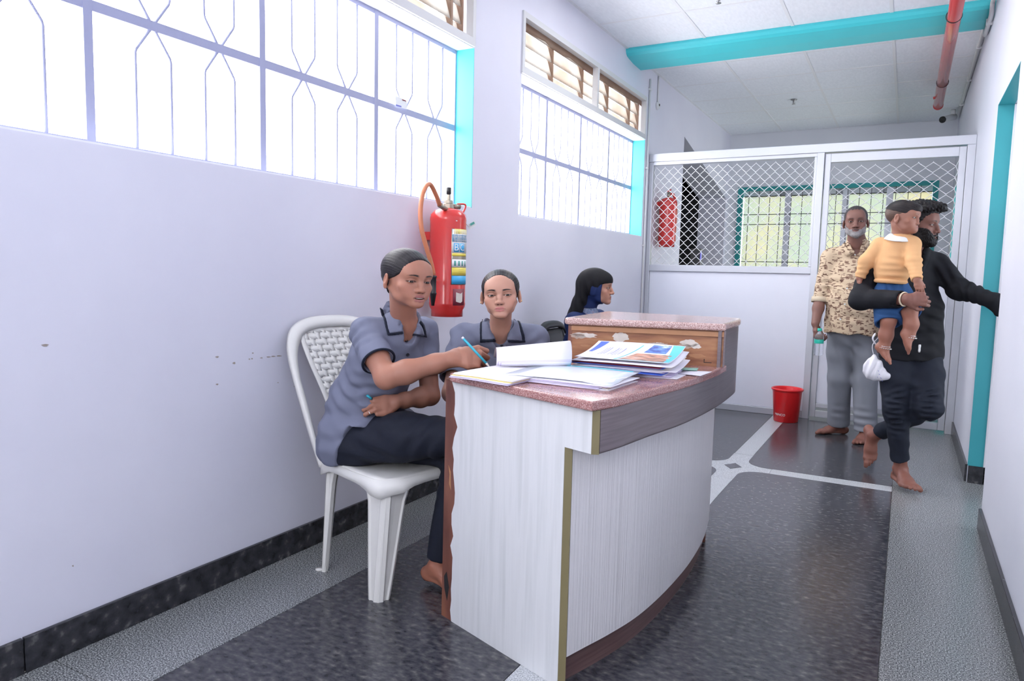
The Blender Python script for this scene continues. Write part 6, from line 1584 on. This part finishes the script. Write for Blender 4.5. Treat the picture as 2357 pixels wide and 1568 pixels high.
# plastic bag hanging from the man's arm
mat('bag_film', (.74, .74, .80), .35); 
bgp = empty('carrier_bag', (-.13, 4.45, .60), 'white plastic carrier bag with blue print hanging behind the bearded man', 'bag')
s = Sdf(); s.ell((-.132, 4.47, .658), (.050, .032, .060), k=.01)
s.cap((-.145, 4.47, .64), (-.140, 4.475, .735), .036, .008, k=.03); s.ell((-.095, 4.465, .625), (.050, .025, .028), k=.025); s.cap((-.178, 4.468, .675), (-.15, 4.47, .66), .008, .03, k=.02)
s.fold((-.14, 4.44, .67), (1, 0, -.35), .007, .035, .08, 0)
bo = cloth('bag_body', s, A(-.22, 4.38, .57), A(-.02, 4.54, .76), .0035, 'bag_film', bgp, it=1)
MB().tube(catmull([(-.140, 4.475, .732), (-.150, 4.48, .79), (-.120, 4.50, .84), (-.09, 4.53, .88)], 4), [.005]*13, 6, flat=.4).build('bag_handle', 'bag_film', bgp)
MB().tube(catmull([(-.132, 4.46, .795), (-.150, 4.455, .83), (-.138, 4.45, .862)], 4), [.004]+[.012]*7+[.004], 8, flat=.35).build('bag_knot', 'bag_film', bgp)
for x, y, w in ((2020, 852, 3), (2022, 860, 4), (2018, 866, 3), (2025, 868, 5), (2028, 875, 5)):
    drape('print_mark', [(x, y), (x+w, y+2), (x+w, y+4), (x, y+2)], bo, 'paper_print', bo, .0015, .0006)

def veiled_woman():
    root = empty('person', (-1.72, 4.16, 0), 'woman in black veil and navy dress sitting in profile behind the counter ledge', 'person')
    base = A(.46, .235, .165); lip = A(.36, .14, .13)
    ho = A(-1.672, 4.118, 1.072); R = tilt(frame((.955, .20, 0)), 2, 0); sc = A(.97, .95, .88)
    nb = A(-1.735, 4.115, .945)
    p = dict(eye=.0030, cheek=.001, chin=-.106, nsize=1.12, nose=.002, lips=1., w=.070, neck=.047)
    hp, xf, inv, hs = head_parts(root, p, ho, R, sc, base, lip, [nb, A(-1.75, 4.12, .88)], h=.0024)
    hip = A(-1.80, 4.16, .52); kR, kL = A(-1.38, 4.02, .50), A(-1.38, 4.24, .50); aR, aL = A(-1.34, 4.02, .085), A(-1.34, 4.24, .085)
    s = Sdf(); foot(s, aR, A(1, 0, 0), Zv, .23, left=False); s.cap(aR, aR+Zv*.1, .034, k=.01); foot(s, aL, A(1, 0, 0), Zv, .23, left=True); s.cap(aL, aL+Zv*.1, .034, k=.01)
    for w_, lf in ((A(-1.46, 4.09, .60), False), (A(-1.46, 4.18, .605), True)): hand(s, w_, unit(A(1, 0, -.1)), Zv, .17, left=lf)
    vF, qF = surface(s, A(-1.5, 3.9, -.01), A(-1.1, 4.35, .65), .006)
    mesh_np('body', [hp, (vF, qF, np.tile(base, (len(vF), 1))), core([nb-A(0, 0, .03), hip, [hip, kR, aR], [hip, kL, aL], [A(-1.755, 3.98, .86), A(-1.72, 3.96, .66), A(-1.46, 4.09, .60)], [A(-1.755, 4.3, .86), A(-1.68, 4.36, .66), A(-1.46, 4.18, .605)]], base)], 'skin', root)
    # inner blue hood, then the black veil over it
    t = Sdf(); t.field(lambda P: hs.ev(P)-.007, 0, 'add'); t.ell((0, -.01, .0), (.083, .09, .10), k=.02); t.field(lambda P: P[:, 1]-np.interp(P[:, 2], [-.15, -.10, -.05, 0, .05], [.055, .040, .036, .040, .046]), .003)
    v, q = surface(t, (-.11, -.13, -.15), (.11, .12, .13), .0035); mesh_np('inner_hood', [(xf(relax(v, q)), q, None)], 'navy_dress', root)
    t = Sdf(); t.ell((0, -.022, .036), (.094, .114, .100)); t.ell((0, .045, .055), (.062, .052, .050), k=.02); t.ecap((0, -.07, .0), (-.0, -.135, -.22), (1, 0, 0), (.088, .055), (.12, .05), k=.05)
    t.field(lambda P: P[:, 1]-np.interp(P[:, 2], [-.3, -.12, -.05, .02, .030, .034, .12], [-.03, -.015, .0, .035, .055, .12, .12]), .004)
    for a in [((.08, -.05, -.10), (0, 1, .35), .005, .045, .14, 0), ((.09, -.02, 0), (0, 1, .3), .003, .05, .10, 1)]: t.fold(*a)
    v, q = surface(t, (-.14, -.22, -.28), (.14, .12, .15), .004); mesh_np('veil', [(xf(relax(v, q)), q, None)], 'veil_black', root)
    t = Sdf(); c0 = A(-1.755, 4.14, .875); sdw = A(.05, 1, 0)
    t.ecap(c0-A(.02, 0, .04), nb-A(-.01, 0, .03), sdw, (.12, .085), (.06, .062), k=.02)
    cloth('scarf', t, A(-1.93, 3.95, .78), A(-1.6, 4.32, 1.0), .005, 'floral_scarf', root)
    t = Sdf(); t.ecap(hip, c0-A(0, 0, .16), sdw, (.17, .14), (.155, .12), k=.04); t.ecap(c0-A(0, 0, .16), c0-A(0, 0, .02), sdw, (.155, .118), (.14, .07), k=.04)
    shN, shF = c0+A(.0, -.165, -.015), c0+A(.02, .165, -.01); t.cap(shN, shF, .054, k=.03)
    t.chain([shN, A(-1.72, 3.96, .66), A(-1.47, 4.08, .60)], [.058, .05, .04], k=.03); t.chain([shF, A(-1.68, 4.36, .66), A(-1.47, 4.19, .605)], [.058, .05, .04], k=.03)
    t.chain([hip+A(0, -.08, 0), kR, aR+Zv*.03], [.095, .085, .085], k=.05); t.chain([hip+A(0, .08, 0), kL, aL+Zv*.03], [.095, .085, .085], k=.05); t.cap((kR+kL)/2, (aR+aL)/2+Zv*.03, .10, .12, k=.05)
    t.cap(nb+A(.03, 0, .0), c0+A(.05, 0, -.0), .055, .04, k=.01, mode='sub')
    t.field(lambda P: np.where(P[:, 0] < -1.48, .438, .03)-P[:, 2], .004)
    cloth('dress', t, A(-2.02, 3.85, .0), A(-1.2, 4.46, .99), .009, 'navy_dress', root, it=1)
veiled_woman()
